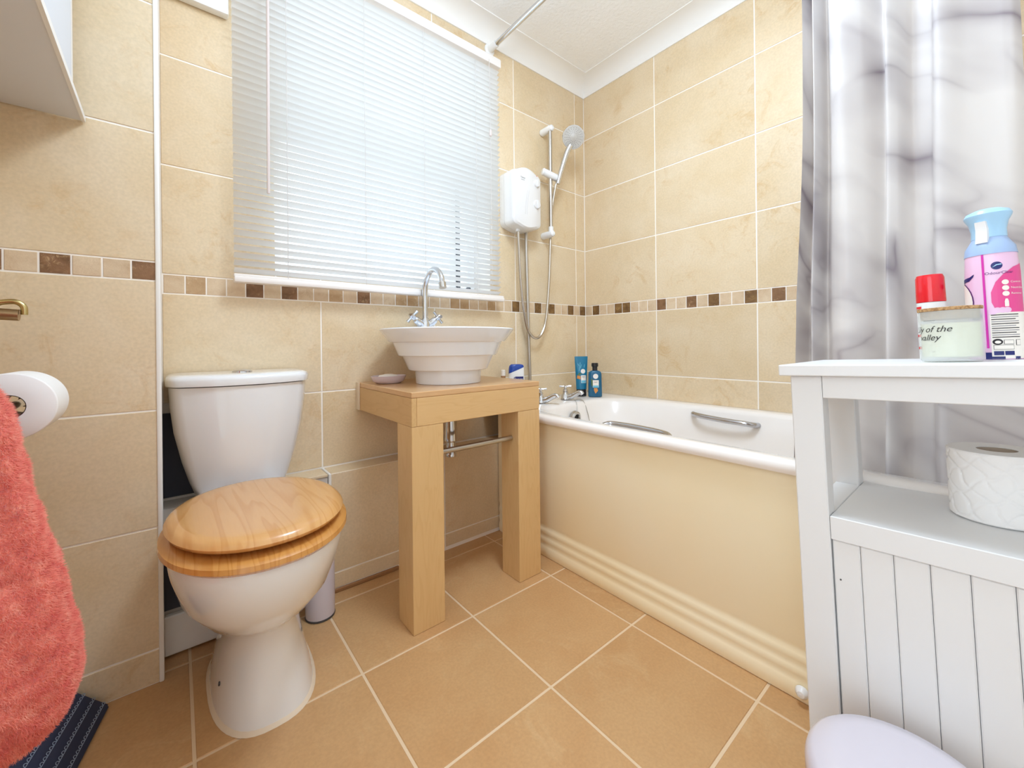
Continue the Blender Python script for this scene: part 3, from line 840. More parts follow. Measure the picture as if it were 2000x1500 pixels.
for z, rd in ((1.545, 0.0175), (1.448, 0.021)):
    b = MB(); b.lathe([(rd, 0.0), (rd, 0.003), (rd * 0.85, 0.006), (0, 0.0065)], (0, 0, 0), 24, cap1=False, M=Matrix.Translation((-0.452, -0.097, z)) @ Matrix.Rotation(R(90), 4, 'X'))
    b.box(-0.456, -0.448, -0.109, -0.10, z - rd, z + rd * 0.9, 0.003, 2)
    k_ = b.build('dial', m_heater, he)
MB().lathe([(0.0018, 0), (0.0018, 0.001)], (0, 0, 0), 10, M=Matrix.Translation((-0.452, -0.097, 1.580)) @ Matrix.Rotation(R(90), 4, 'X')).build('indicator_lamp', m_red, he)
MT = Matrix.Translation((-0.537, -0.0974, 1.553)) @ Matrix.Rotation(R(90), 4, 'X')
flat_text('Triton', 0.0105, MT, m_darkgrey, he)
MB().box(-0.548, -0.527, -0.0978, -0.0972, 1.5425, 1.5437).build('printed_line', m_greyink, he, smooth=0)
for dx in (-0.006, 0.004):
    MB().tube(spline([(-0.503 + dx, -0.0972, 1.50), (-0.513 + dx, -0.0975, 1.45), (-0.518 + dx, -0.0972, 1.39)], 5), 0.0007, 5).build('moulded_line', m_line, he)

rail = thing('shower_rail', 'chrome riser rail with white brackets and slider beside the shower unit', 'shower rail', (-0.324, 0.0, 1.33))
MB().tube([(-0.324, -0.060, 1.335), (-0.324, -0.060, 1.862)], 0.0095, 16).build('riser_bar', m_steel, rail)
for z in (1.858, 1.340):
    b = MB(); b.lathe([(0.014, 0.0), (0.017, 0.004), (0.0165, 0.06), (0.014, 0.074), (0.008, 0.079)], (0, 0, 0), 20, M=Matrix.Translation((-0.324, -0.0005, z)) @ Matrix.Rotation(R(90), 4, 'X'))
    if z < 1.5: b.lathe([(0.0125, 0.0), (0.0125, 0.035)], (-0.324, -0.060, z), 16)
    b.build('bracket', m_wplas, rail)
b = MB(); b.tube([(-0.371, -0.050, 1.640), (-0.366, -0.052, 1.639), (-0.330, -0.064, 1.627), (-0.285, -0.082, 1.612), (-0.280, -0.084, 1.610)], [0.013, 0.0175, 0.0175, 0.0175, 0.013], 16)
b.build('slider', m_wplas, rail)

hs = thing('shower_handset', 'chrome handset with round grey spray face clipped on the riser slider', 'shower head', (-0.293, -0.085, 1.60))
hp = [(-0.300, -0.086, 1.585), (-0.293, -0.094, 1.625), (-0.283, -0.108, 1.68), (-0.272, -0.124, 1.735), (-0.262, -0.136, 1.765)]
b = MB(); pts = spline(hp, 5)
b.tube(pts, [0.0105 + 0.0035 * i / (len(pts) - 1) for i in range(len(pts))], 14)
b.build('handle', m_chrome, hs)
hn = Vector((-0.62, -0.70, -0.36)).normalized()
hc = Vector((-0.250, -0.146, 1.805))
MH = Matrix.Translation(hc) @ hn.to_track_quat('Z', 'Y').to_matrix().to_4x4()
b = MB(); b.lathe([(0.013, -0.034), (0.035, -0.023), (0.051, -0.008), (0.0545, 0.002), (0.0525, 0.006)], (0, 0, 0), 32, M=MH); b.build('head_shell', m_chrome, hs)
m_face = mat('grey_spray_face', srgb(184, 178, 170), 0.4)
b = MB(); b.lathe([(0.052, 0.005), (0.048, 0.008), (0.012, 0.0085), (0.010, 0.0095), (0.0, 0.0095)], (0, 0, 0), 32, cap1=False, M=MH); fc = b.build('spray_face', m_face, hs)
b = MB()
for rr_, nn_ in ((0.019, 14), (0.0265, 18), (0.034, 20), (0.0415, 20)):
    for k in range(nn_):
        a = 2 * PI * (k + (0.5 if rr_ in (0.024, 0.038) else 0)) / nn_
        b.lathe([(0.0013, 0), (0.0013, 0.0006)], (0, 0, 0), 6, M=MH @ Matrix.Translation((rr_ * math.cos(a), rr_ * math.sin(a), 0.0083)))
nz = b.build('nozzles', m_darkgrey, hs); nz['kind'] = 'stuff'
ho = MB()
hpts = spline([(-0.535, -0.056, 1.345), (-0.532, -0.056, 1.28), (-0.516, -0.050, 1.09), (-0.482, -0.045, 0.90), (-0.445, -0.042, 0.842), (-0.408, -0.042, 0.829), (-0.374, -0.042, 0.855), (-0.345, -0.042, 0.93), (-0.322, -0.042, 1.12), (-0.312, -0.043, 1.30), (-0.306, -0.05, 1.46), (-0.303, -0.075, 1.575), (-0.300, -0.085, 1.59)], 10)
ho.tube(hpts, 0.0068, 10)
hose = ho.build('shower_hose', m_hose, loc=(-0.412, -0.05, 0.83))
tag(hose, 'flexible chrome shower hose looping below the white shower unit', 'hose')
MB().tube([(-0.535, -0.056, 1.352), (-0.5345, -0.056, 1.318)], 0.010, 14).build('hose_nut', m_wplas, hose)
pi_ = MB(); pi_.tube([(-0.453, -0.020, 1.355), (-0.452, -0.020, 1.25), (-0.436, -0.020, 0.54)], 0.0078, 12)
tag(pi_.build('water_pipe', m_steel, loc=(-0.44, -0.02, 0.54)), 'straight chrome supply pipe running down the tiles from the shower unit', 'pipe')

# ------------------------------------------------------------------ washstand and basin
ws = thing('washstand', 'beech-effect washstand with two square legs under the white basin', 'washstand', (-1.011, -0.22, 0.0))
vx0, vx1, vy = -1.252, -0.770, -0.437
MB().box(vx0, vx1, vy, -0.001, 0.655, 0.671, 0.0015).build('worktop', m_beech_t, ws)
MB().box(vx0 + 0.016, vx1, vy + 0.0005, vy + 0.018, 0.575, 0.6545, 0.001).build('front_fascia', m_beech_h, ws)
MB().box(vx0, vx0 + 0.0155, vy + 0.0005, -0.001, 0.575, 0.6545, 0.001).build('side_fascia', wood('beech_side', srgb(214, 176, 122), srgb(196, 154, 100), (9, 1, 9), 0.38, 1, 0.1, 0.3), ws)
MB().box(vx1 - 0.016, vx1 - 0.0005, vy + 0.0185, -0.001, 0.575, 0.6545, 0.001).build('side_fascia', m_beech, ws)
MB().box(vx0 - 0.004, vx0, -0.03, -0.001, 0.575, 0.672, 0.001).build('sealant_bead', m_seal, ws)
for x0, x1 in ((vx0, vx0 + 0.099), (-0.867, vx1)):
    b = MB(); b.box(x0, x1, vy + 0.001, vy + 0.095, 0.0005, 0.5745, 0.0012); b.build('leg', m_beech, ws)
MB().tube([(-1.153, -0.398, 0.481), (-0.868, -0.398, 0.481)], 0.0085, 14).build('towel_bar', m_steel, ws)
b = MB(); b.lathe([(0.019, 0.0), (0.019, -0.012), (0.0155, -0.014), (0.0155, -0.02), (0.019, -0.022), (0.024, -0.095), (0.0245, -0.107), (0.017, -0.113), (0.017, -0.152), (0.019, -0.155), (0.019, -0.163), (0.006, -0.168)], (-1.010, -0.237, 0.575), 24)
b.build('waste_trap', m_chrome, ws)

bc = (-1.016, -0.237)
ba = thing('basin', 'round white stepped countertop basin on the beech washstand', 'basin', (bc[0], bc[1], 0.671))
prof = [(0.108, 0.6712), (0.111, 0.672), (0.1135, 0.716), (0.132, 0.7165), (0.1355, 0.719), (0.155, 0.763), (0.157, 0.765), (0.166, 0.7655), (0.1695, 0.768), (0.186, 0.809), (0.1885, 0.811), (0.196, 0.8115), (0.199, 0.814), (0.2265, 0.848), (0.229, 0.8525), (0.2275, 0.8555), (0.222, 0.856), (0.195, 0.828), (0.16, 0.77), (0.11, 0.715), (0.05, 0.695), (0.02, 0.693)]
b = MB(); b.lathe([(r_, z - 0.671) for r_, z in prof], (bc[0], bc[1], 0.671), 72)
b.build('bowl', m_basin, ba, smooth=28)
MB().lathe([(0.0, 0.0), (0.018, 0.0), (0.019, 0.002), (0.012, 0.003)], (bc[0], bc[1], 0.6935), 18, cap0=False).build('drain_ring', m_chrome, ba)
b = MB(); b.box(bc[0] - 0.055, bc[0] + 0.055, -0.115, -0.014, 0.822, 0.853, 0.01, 3); b.build('tap_ledge', m_basin, ba)

fa = thing('basin_mixer_tap', 'tall chrome swan-neck mixer with two cross handles behind the basin rim', 'tap', (-1.021, -0.0775, 0.853))
b = MB(); fxc, fyc = -1.021, -0.0775
b.lathe([(0.024, 0), (0.024, 0.006), (0.017, 0.010), (0.017, 0.035), (0.013, 0.044), (0.0125, 0.05)], (fxc, fyc, 0.853), 20)
b.build('tap_body', m_chrome, fa)
b = MB(); pts = spline([(fxc, fyc, 0.895), (fxc, fyc, 0.95), (fxc, fyc - 0.002, 1.015), (fxc, fyc - 0.018, 1.052), (fxc, fyc - 0.055, 1.076), (fxc, fyc - 0.095, 1.071), (fxc, fyc - 0.122, 1.046), (fxc, fyc - 0.131, 1.020)], 7)
b.tube(pts, 0.0105, 16); b.build('spout', m_chrome, fa)
b = MB(); d = (Vector(pts[-1]) - Vector(pts[-4])).normalized()
b.tube([Vector(pts[-1]) - d * 0.002, Vector(pts[-1]) + d * 0.018], 0.013, 16); b.build('aerator', m_steel, fa)
for s in (-1, 1):
    b = MB(); dv = Vector((s * 0.80, -0.05, 0.62)).normalized(); o0 = Vector((fxc, fyc, 0.866))
    b.tube([o0 + dv * 0.008, o0 + dv * 0.022, o0 + dv * 0.026, o0 + dv * 0.050, o0 + dv * 0.056, o0 + dv * 0.064], [0.012, 0.012, 0.0145, 0.013, 0.008, 0.008], 14)
    hcn = o0 + dv * 0.068; a1 = dv.orthogonal().normalized(); a2 = dv.cross(a1)
    b.tube([hcn - dv * 0.006, hcn + dv * 0.008], 0.009, 12)
    for k in range(4):
        q = math.cos(0.6 + k * PI / 2) * a1 + math.sin(0.6 + k * PI / 2) * a2
        b.tube([hcn, hcn + q * 0.012, hcn + q * 0.027], [0.006, 0.0045, 0.0062], 10)
    b.build('cross_handle', m_chrome, fa)

sd = thing('soap_dish', 'shallow lilac glass soap dish on the washstand beside the basin', 'soap dish', (-1.186, -0.125, 0.671))
b = MB(); b.lathe([(0.03, 0), (0.042, 0.001), (0.054, 0.009), (0.061, 0.026), (0.059, 0.0265), (0.05, 0.012), (0.03, 0.005), (0.0, 0.005)], (-1.186, -0.125, 0.6713), 32, sy=0.72, cap1=False)
b.build('dish', m_soapdish, sd)
b = MB(); b.lathe([(0.02, 0.006), (0.036, 0.012), (0.038, 0.020), (0.030, 0.0285), (0.012, 0.0315), (0, 0.0315)], (-1.188, -0.125, 0.6713), 24, sy=0.7, cap1=False)
tag(b.build('soap_bar', m_soap, loc=(-1.188, -0.125, 0.677)), 'white oval bar of soap lying in the lilac dish', 'soap')

# ------------------------------------------------------------------ toilet
tx = -1.607
to = thing('toilet', 'white close-coupled toilet with wooden seat beside the left tiled corner', 'toilet', (tx, -0.32, 0.0))
b = MB()
S = lambda z, cx, cy, rx, rf, rb, e=2.3: sellipse(cx, cy, rx, rf, rb, z * (1.045 if z > 0.15 else 1), 48, e)
b.rings([S(0.001, -1.592, -0.28, 0.103, 0.208, 0.17, 2.6), S(0.012, -1.592, -0.28, 0.102, 0.207, 0.17, 2.6), S(0.06, -1.592, -0.28, 0.092, 0.192, 0.17, 2.5), S(0.12, -1.593, -0.28, 0.081, 0.175, 0.17, 2.4),
         S(0.17, -1.594, -0.28, 0.079, 0.172, 0.17, 2.3), S(0.19, -1.597, -0.29, 0.089, 0.185, 0.19, 2.2), S(0.225, -1.605, -0.31, 0.122, 0.222, 0.22, 2.2), S(0.275, tx, -0.34, 0.146, 0.25, 0.25, 2.2),
         S(0.33, tx, -0.36, 0.159, 0.266, 0.27, 2.2), S(0.375, tx, -0.37, 0.164, 0.274, 0.28, 2.25), S(0.388, tx, -0.37, 0.162, 0.272, 0.28, 2.3), S(0.391, tx, -0.37, 0.15, 0.26, 0.27, 2.3)])
b.build('pan', m_porc, to, smooth=60)
MB().rings([S(0.0004, -1.592, -0.28, 0.109, 0.2135, 0.17, 2.6), S(0.005, -1.592, -0.28, 0.106, 0.2105, 0.17, 2.6), S(0.009, -1.592, -0.28, 0.1015, 0.2065, 0.168, 2.6)], True, True).build('sealant_bead', m_seal, to)
MB().lathe([(0.005, 0.0), (0.004, 0.003)], (0, 0, 0), 10, M=Matrix.Translation((-1.680, -0.36, 0.055)) @ Matrix.Rotation(R(-80), 4, 'Y')).build('bolt_cap', m_darkgrey, to)
# cistern
cxc = -1.606
def cs(z, rx, yf, e=4.0):
    # flat back at y=-0.012, bowed front
    out = []
    for k in range(33):
        t = k / 32 * 2 - 1
        out.append((cxc + rx * t, yf + 0.052 * abs(t) ** 2.2 + (0.03 * max(0, abs(t) - 0.9) / 0.1), z))
    out.append((cxc + rx, -0.012, z)); out.append((cxc - rx, -0.012, z))
    return out
b = MB(); b.rings([cs(0.392, 0.096, -0.165), cs(0.40, 0.104, -0.170), cs(0.44, 0.118, -0.178), cs(0.50, 0.134, -0.186), cs(0.58, 0.150, -0.193), cs(0.65, 0.1575, -0.197), cs(0.699, 0.160, -0.198)])
b.build('cistern', m_porc, to, smooth=50)
b = MB(); b.rings([cs(0.7005, 0.160, -0.198), cs(0.702, 0.165, -0.204), cs(0.717, 0.1665, -0.206), cs(0.725, 0.164, -0.203), cs(0.7295, 0.156, -0.193), cs(0.731, 0.14, -0.175)])
b.build('cistern_lid', m_porc, to, smooth=60)
b = MB(); b.lathe([(0.024, 0.0), (0.024, 0.004), (0.020, 0.007), (0.0, 0.009)], (-1.606, -0.105, 0.7305), 24, cap1=False); b.build('flush_button', m_chrome, to)
# seat ring and lid
def seat_sec(z, g, rz=0.0, tiltx=0.0):
    out = []
    ca, sa = math.cos(rz), math.sin(rz)
    c0 = Vector((-1.612, -0.435, 0))
    for (x, y, _) in sellipse(0, 0.0, 0.164 - g, 0.222 - g, 0.214 - g, 0, 64, 2.12):
        X, Y = x * ca - y * sa, x * sa + y * ca
        out.append((c0.x + X, c0.y + Y, z + (0.21 + Y * -1 - 0.0) * tiltx))
    return [(x, y, z_ + 0.0175) for x, y, z_ in out]
b = MB(); b.rings([seat_sec(0.3925, 0.010), seat_sec(0.394, 0.002), seat_sec(0.401, -0.005), seat_sec(0.410, -0.004), seat_sec(0.4165, 0.006), seat_sec(0.4185, 0.02)])
b.build('seat_ring', m_seat2, to, smooth=50)
LT = 0.020
b = MB(); b.rings([seat_sec(0.4205, 0.016, 0.03, LT), seat_sec(0.423, 0.008, 0.03, LT), seat_sec(0.430, 0.004, 0.03, LT), seat_sec(0.4365, 0.008, 0.03, LT), seat_sec(0.441, 0.016, 0.03, LT), seat_sec(0.4435, 0.03, 0.03, LT), seat_sec(0.444, 0.06, 0.03, LT), seat_sec(0.444, 0.12, 0.03, LT)])
b.build('seat_lid', m_seat, to, smooth=50)
for s in (-0.07, 0.07):
    b = MB(); b.tube([(tx + s - 0.014, -0.214, 0.42), (tx + s + 0.014, -0.214, 0.42)], 0.009, 12); b.build('seat_hinge', m_chrome, to)

br = thing('toilet_brush_holder', 'slim white brush canister on the floor behind the toilet', 'toilet brush', (-1.424, -0.170, 0.0))
MB().lathe([(0.041, 0.0005), (0.0415, 0.002), (0.041, 0.006)], (-1.424, -0.170, 0), 28).build('base_ring', m_darkgrey, br)
b = MB(); b.lathe([(0.040, 0.006), (0.0405, 0.03), (0.0405, 0.24), (0.038, 0.246), (0.012, 0.25)], (-1.424, -0.170, 0), 28); b.build('canister', m_lilac, br)
MB().tube([(-1.424, -0.170, 0.25), (-1.424, -0.170, 0.36)], [0.007, 0.008], 12).build('brush_handle', m_lilac, br)

# ------------------------------------------------------------------ curtain and rod
rod = thing('curtain_rod', 'chrome shower curtain rod fixed to the window wall above the blind', 'curtain rod', (-0.648, 0.0, 2.13))
MB().tube([(-0.648, -0.05, 2.13), (-0.650, YN + 0.005, 2.13)], 0.0105, 16).build('rod_tube', m_chrome, rod)
b = MB(); b.lathe([(0.026, 0), (0.026, 0.005), (0.017, 0.010), (0.0145, 0.02), (0.0145, 0.055), (0.0125, 0.058)], (0, 0, 0), 20, M=Matrix.Translation((-0.648, -0.0005, 2.13)) @ Matrix.Rotation(R(90), 4, 'X')); b.build('wall_bracket', m_wplas, rod)

def curtain():
    nu, nv_ = 260, 70
    knots = [(0, -1.168, -0.625), (0.03, -1.18, -0.575), (0.07, -1.192, -0.60), (0.11, -1.199, -0.648), (0.16, -1.214, -0.598), (0.20, -1.228, -0.640), (0.26, -1.25, -0.654), (0.33, -1.275, -0.636), (0.40, -1.306, -0.590), (0.43, -1.312, -0.612), (0.47, -1.318, -0.655), (0.53, -1.335, -0.640), (0.58, -1.352, -0.592), (0.62, -1.366, -0.586), (0.68, -1.388, -0.604), (0.71, -1.392, -0.640), (0.75, -1.40, -0.654), (0.83, -1.432, -0.628), (0.92, -1.466, -0.612), (0.97, -1.484, -0.598), (1.0, -1.4935, -0.585)]
    P3 = spline([(k[1], k[2], 0) for k in knots], 14)
    V = []; UV = []
    zt, zb = 2.115, 0.30
    L = [0]
    for a, c in zip(P3[:-1], P3[1:]): L.append(L[-1] + (c - a).length)
    n = len(P3)
    for j in range(nv_ + 1):
        t = j / nv_; z = zt + (zb - zt) * t
        for i, p in enumerate(P3):
            s = i / (n - 1)
            yv, xv = p.x, p.y
            # gathers drift and open a little towards the hem
            yv += 0.010 * math.sin(2.1 * t + 9 * s) * t + (0.016 * (max(0, t - 0.45) * 2) ** 1.5 - 0.014 * math.sin(PI * min(1, t * 1.5))) * (1 - s) ** 2
            yv -= 0.03 * max(0, t - 0.32) * s ** 4
            xm = -0.617 + 0.03 * min(1, max(0, (t - 0.2) / 0.5))
            xv = xm + (xv + 0.617) * (0.75 + 0.35 * t) * (0.9 + 0.25 * math.sin(3 * t + 5 * s)) + 0.006 * mnoise.noise(Vector((s * 14, z * 3.0, 2)))
            V.append((xv, yv, z)); UV.append((L[i] * 1.0, z * 1.0))
    Fc = []
    for j in range(nv_):
        for i in range(n - 1):
            a = j * n + i
            Fc.append((a, a + 1, a + n + 1, a + n))
    me = bpy.data.meshes.new('shower_curtain'); me.from_pydata([(x + 0.61, y + 1.34, z - 2.115) for x, y, z in V], [], Fc)
    uv = me.uv_layers.new(name='cloth')
    for l in me.loops: uv.data[l.index].uv = UV[l.vertex_index]
    me.shade_smooth(); me.materials.append(m_curt)
    o = obj('shower_curtain', me, None); o.location = (-0.61, -1.34, 2.115)
    tag(o, 'white shower curtain with grey marble veins gathered inside the bath', 'curtain')
    for k in range(7):
        y = -1.175 + -0.055 * k
        q = MB(); rr_ = 0.017
        q.tube([(-0.649 + rr_ * math.cos(a), y, 2.125 + rr_ * math.sin(a)) for a in [2 * PI * i / 16 for i in range(17)]], 0.0018, 6)
        q.build('curtain_ring', m_chrome, o, loc=None).location = Vector((0.61, 1.34, -2.115))
curtain()

# ------------------------------------------------------------------ white cabinet at the bath and what stands on it (it leans a little)
Qp = Vector((-0.96, -1.3, 0))
TILT = Matrix.Translation(Qp) @ Matrix.Rotation(R(-2.2), 4, 'X') @ Matrix.Translation(-Qp)
cx0, cx1, cyl, cyr = -0.96, -0.7135, -1.275, -1.70
ca = thing('bathroom_cabinet', 'white lacquered bathroom cabinet with open shelf standing against the bath', 'cabinet', (-0.83, -1.48, 0.0), T=TILT)
MB().box(cx0 - 0.012, cx1 + 0.004, cyr - 0.013, cyl + 0.013, 0.746, 0.764, 0.0015).build('top_board', m_cab, ca)
for (x0, x1) in ((cx0, cx0 + 0.035), (cx1 - 0.034, cx1)):
    for (ya, yb) in ((cyl - 0.042, cyl), (cyr, cyr + 0.042)):
        MB().box(x0, x1, ya, yb, 0.012, 0.7455, 0.0015).build('post', m_cab, ca)
MB().box(cx0 + 0.001, cx0 + 0.018, cyr + 0.0425, cyl - 0.0425, 0.711, 0.7455, 0.001).build('apron', m_cab, ca)
MB().box(cx1 - 0.018, cx1 - 0.002, cyr + 0.0425, cyl - 0.0425, 0.725, 0.7455, 0.001).build('apron', m_cab, ca)
MB().box(cx0 + 0.036, cx1 - 0.035, cyl - 0.02, cyl - 0.004, 0.711, 0.7455, 0.001).build('side_apron', m_cab, ca)
MB().box(cx0 + 0.004, cx1 - 0.002, cyr + 0.0425, cyl - 0.0425, 0.508, 0.5255, 0.001).build('shelf', m_cab, ca)
MB().box(cx0 + 0.036, cx1 - 0.0345, cyl - 0.042, cyl - 0.006, 0.508, 0.5255, 0.001).build('shelf_edge', m_cab, ca)
MB().box(cx0 + 0.001, cx0 + 0.02, cyr + 0.0425, cyl - 0.0425, 0.490, 0.5262, 0.0012).build('shelf_rail', m_cab, ca)
MB().box(cx0 + 0.036, cx1 - 0.0345, cyl - 0.024, cyl - 0.008, 0.05, 0.5075, 0.001).build('side_panel', m_cab, ca)
MB().box(cx1 - 0.016, cx1 - 0.006, cyr + 0.0425, cyl - 0.0425, 0.05, 0.5075, 0.001).build('back_panel', m_cab, ca)
MB().box(cx0 + 0.03, cx1 - 0.02, cyr + 0.0425, cyl - 0.0425, 0.04, 0.055, 0.001).build('bottom_board', m_cab, ca)
# tongue-and-groove door: boards with v-joints
door = MB().box(cx0 + 0.012, cx0 + 0.018, cyr + 0.0425, cyl - 0.0425, 0.055, 0.4895, 0).build('door', m_cab, ca, smooth=0)
bw = 0.034; y_ = cyl - 0.0432
gy = [-1.3182, -1.352, -1.389, -1.426, -1.463, -1.500, -1.537, -1.574, -1.611, -1.6575]
for a, c in zip(gy[:-1], gy[1:]):
    MB().box(cx0 + 0.004, cx0 + 0.0125, c + 0.0003, a - 0.0003, 0.055, 0.4895, 0.0016).build('board', m_cab, door, smooth=0)
MB().lathe([(0.0012, 0), (0.0012, 0.001)], (0, 0, 0), 8, M=Matrix.Translation((cx0 + 0.004, -1.3265, 0.430)) @ Matrix.Rotation(R(-90), 4, 'Y')).build('pin_hole', m_darkgrey, door)

ZT = 0.7643
def on_top(name, label, cat, c): return thing(name, label, cat, (c[0], c[1], ZT), T=TILT)
# candle
cc_ = (-0.873, -1.455)
cd = on_top('scented_candle', 'frosted glass candle jar with flat cork lid on the cabinet top', 'candle', cc_)
b = MB(); b.lathe([(0.0, 0.0), (0.029, 0.0), (0.0325, 0.003), (0.0325, 0.074), (0.0305, 0.074), (0.0305, 0.006), (0.0, 0.006)], (cc_[0], cc_[1], ZT), 48, cap0=False, cap1=False); b.build('jar', m_frost, cd)
b = MB(); b.lathe([(0.0, 0.0075), (0.0300, 0.0075), (0.0300, 0.056), (0.0, 0.056)], (cc_[0], cc_[1], ZT), 40, cap0=False, cap1=False); b.build('wax', m_wax, cd)
b = MB(); b.lathe([(0.0, 0.062), (0.0295, 0.062), (0.0300, 0.0745), (0.0332, 0.0745), (0.0334, 0.0785), (0.0325, 0.079), (0.0, 0.079)], (cc_[0], cc_[1], ZT), 40, cap0=False, cap1=False); b.build('cork_lid', m_cork, cd)
fw = wrap_fn(cc_, lambda v: 0.0325, 0.05, 0.0004)
wrap_text(fw, 'Lily of the', 0.0125, -0.0235, ZT + 0.0475, m_ink, cd, shear=0.35, align='CENTER')
wrap_text(fw, 'valley', 0.0125, -0.0245, ZT + 0.0355, m_ink, cd, shear=0.35, align='CENTER')
wrap_patch(fw, rect(-0.030, -0.0145, ZT + 0.0603, ZT + 0.0606), m_ink, cd, 'printed_line')
wrap_patch(fw, rect(-0.020, -0.016, ZT + 0.0150, ZT + 0.0154), m_greyink, cd, 'printed_line')
# red-capped stick
rc_ = (-0.790, -1.431)
rd_ = on_top('deodorant', 'small white deodorant with bright red cap behind the candle jar', 'toiletry', rc_)
b = MB(); b.lathe([(0.016, 0.0), (0.0172, 0.003), (0.0172, 0.094)], (rc_[0], rc_[1], ZT), 32); b.build('bottle_body', m_wplas, rd_)
b = MB(); b.lathe([(0.0175, 0.0945), (0.0178, 0.097), (0.0172, 0.134), (0.0155, 0.139), (0.0, 0.1405)], (rc_[0], rc_[1], ZT), 32, cap1=False); b.build('cap', m_red, rd_)
fw = wrap_fn(rc_, lambda v: 0.0172, 0.0, 0.0004)
for v in (0.086, 0.04, 0.02):
    wrap_patch(fw, rect(-0.024, -0.011, ZT + v - 0.002, ZT + v + 0.002), m_red, rd_, 'printed_bar')
# air freshener
ac = (-0.783, -1.497)
af = on_top('air_freshener', 'pink air freshener spray with pale blue trigger head on the cabinet top', 'air freshener', ac)
bodyp = [(0.0275, 0.0), (0.0285, 0.002), (0.0285, 0.03), (0.0282, 0.10), (0.0280, 0.13), (0.0265, 0.158), (0.0240, 0.171)]
def rbody(v):
    z = v - ZT
    for (r0, z0), (r1, z1) in zip(bodyp[:-1], bodyp[1:]):
        if z0 <= z <= z1: return r0 + (r1 - r0) * (z - z0) / (z1 - z0)
    return 0.0285
b = MB(); b.lathe(bodyp, (ac[0], ac[1], ZT), 48); b.build('can_body', m_palepink, af)
b = MB(); b.lathe([(0.0272, 0.1585), (0.0258, 0.170), (0.0205, 0.180), (0.0180, 0.185)], (ac[0], ac[1], ZT), 40); b.build('collar', m_ltblue2, af)
b = MB(); b.lathe([(0.0185, 0.185), (0.0182, 0.197), (0.0205, 0.209), (0.0245, 0.2175), (0.0250, 0.2205), (0.0225, 0.2255), (0.014, 0.2295), (0.0, 0.2305)], (ac[0], ac[1], ZT), 40, cap1=False); b.build('spray_head', m_ltblue, af)
fw = wrap_fn(ac, lambda v: 0.021, -0.32, 0.0)
tr = MB(); rgs = []
for z, u0, u1, d in ((0.1765, -0.0065, 0.0060, 0.0245), (0.185, -0.0062, 0.0062, 0.0232), (0.197, -0.0060, 0.0063, 0.0226), (0.209, -0.0058, 0.0055, 0.0250)):
    rgs.append([(ac[0] - d * math.cos(-0.32) + u * math.sin(-0.32) * 1.0 + s * math.cos(-0.32), ac[1] - d * math.sin(-0.32) - u * math.cos(-0.32) + s * math.sin(-0.32), ZT + z) for (u, s) in ((u0, 0), (u1, 0), (u1, 0.008), (u0, 0.008))])
tr.rings(rgs); tr.build('trigger', m_wplas, af, smooth=20)
fa_ = wrap_fn(ac, rbody, -0.02, 0.0004); fb_ = wrap_fn(ac, rbody, -0.02, 0.0007); fc_ = wrap_fn(ac, rbody, -0.02, 0.0010)
wrap_patch(fa_, rect(-0.0085, -0.0060, ZT + 0.017, ZT + 0.166), m_magenta, af, 'printed_stripe')
wrap_patch(fa_, rect(-0.0040, 0.040, ZT + 0.0015, ZT + 0.0695), m_cream, af, 'label')
wrap_patch(fa_, [(0.040, ZT + 0.0695), (0.004, ZT + 0.0695), (-0.001, ZT + 0.085), (-0.001, ZT + 0.10), (0.004, ZT + 0.115), (0.012, ZT + 0.126), (0.024, ZT + 0.136), (0.040, ZT + 0.142)], m_pink, af, 'printed_circle')
wrap_patch(fa_, circle(0.0062, ZT + 0.1395, 0.0058, 0.0058), m_navy, af, 'logo_oval')
wrap_patch(fb_, [(0.0015, ZT + 0.137), (0.0065, ZT + 0.140), (0.0112, ZT + 0.1405), (0.0105, ZT + 0.142), (0.0055, ZT + 0.1412)], m_ltblue, af, 'logo_swoosh')
wrap_text(fb_, 'OdourClear', 0.0058, 0.0085, ZT + 0.1285, m_purple, af)
for k, (v, s) in enumerate(((0.114, 'Controls'), (0.1055, 'Neutralises'), (0.097, 'Removes'))):
    wrap_patch(fb_, circle(0.0135, ZT + v, 0.0037), m_cream, af, 'icon_disc')
    wrap_text(fb_, s, 0.0042, 0.019, ZT + v, m_cream, af, align='LEFT')
wrap_patch(fb_, [(0.0115, ZT + 0.078), (0.0158, ZT + 0.078), (0.0158, ZT + 0.0855), (0.0148, ZT + 0.0895), (0.0125, ZT + 0.0895), (0.0115, ZT + 0.0855)], m_cream, af, 'icon_can')
for u in (-0.0005, 0.004, 0.009, 0.0138):
    wrap_patch(fb_, circle(u, ZT + 0.071 + 0.002 * (u > 0.002), 0.0042), m_palepink, af, 'printed_flower')
for k in range(11):
    wrap_patch(fb_, rect(-0.0025, 0.026 - 0.004 * (k % 3 == 2), ZT + 0.0655 - k * 0.0033, ZT + 0.0667 - k * 0.0033), m_greyink if k % 2 else m_ink, af, 'printed_line')
wrap_patch(fb_, circle(0.0022, ZT + 0.0262, 0.0050, 0.0045), m_ink, af, 'recycling_disc'); wrap_patch(fc_, circle(0.0024, ZT + 0.0258, 0.0030, 0.0022), m_cream, af, 'recycling_gap')
for (u0, u1, v0, v1) in ((-0.002, 0.018, 0.0148, 0.0215), (0.008, 0.018, 0.0225, 0.029), (0.0205, 0.026, 0.0205, 0.029)):
    wrap_patch(fb_, rect(u0, u1, ZT + v0, ZT + v1), m_darkgrey, af, 'printed_frame'); wrap_patch(fc_, rect(u0 + 0.0005, u1 - 0.0005, ZT + v0 + 0.0005, ZT + v1 - 0.0005), m_cream, af, 'frame_field')
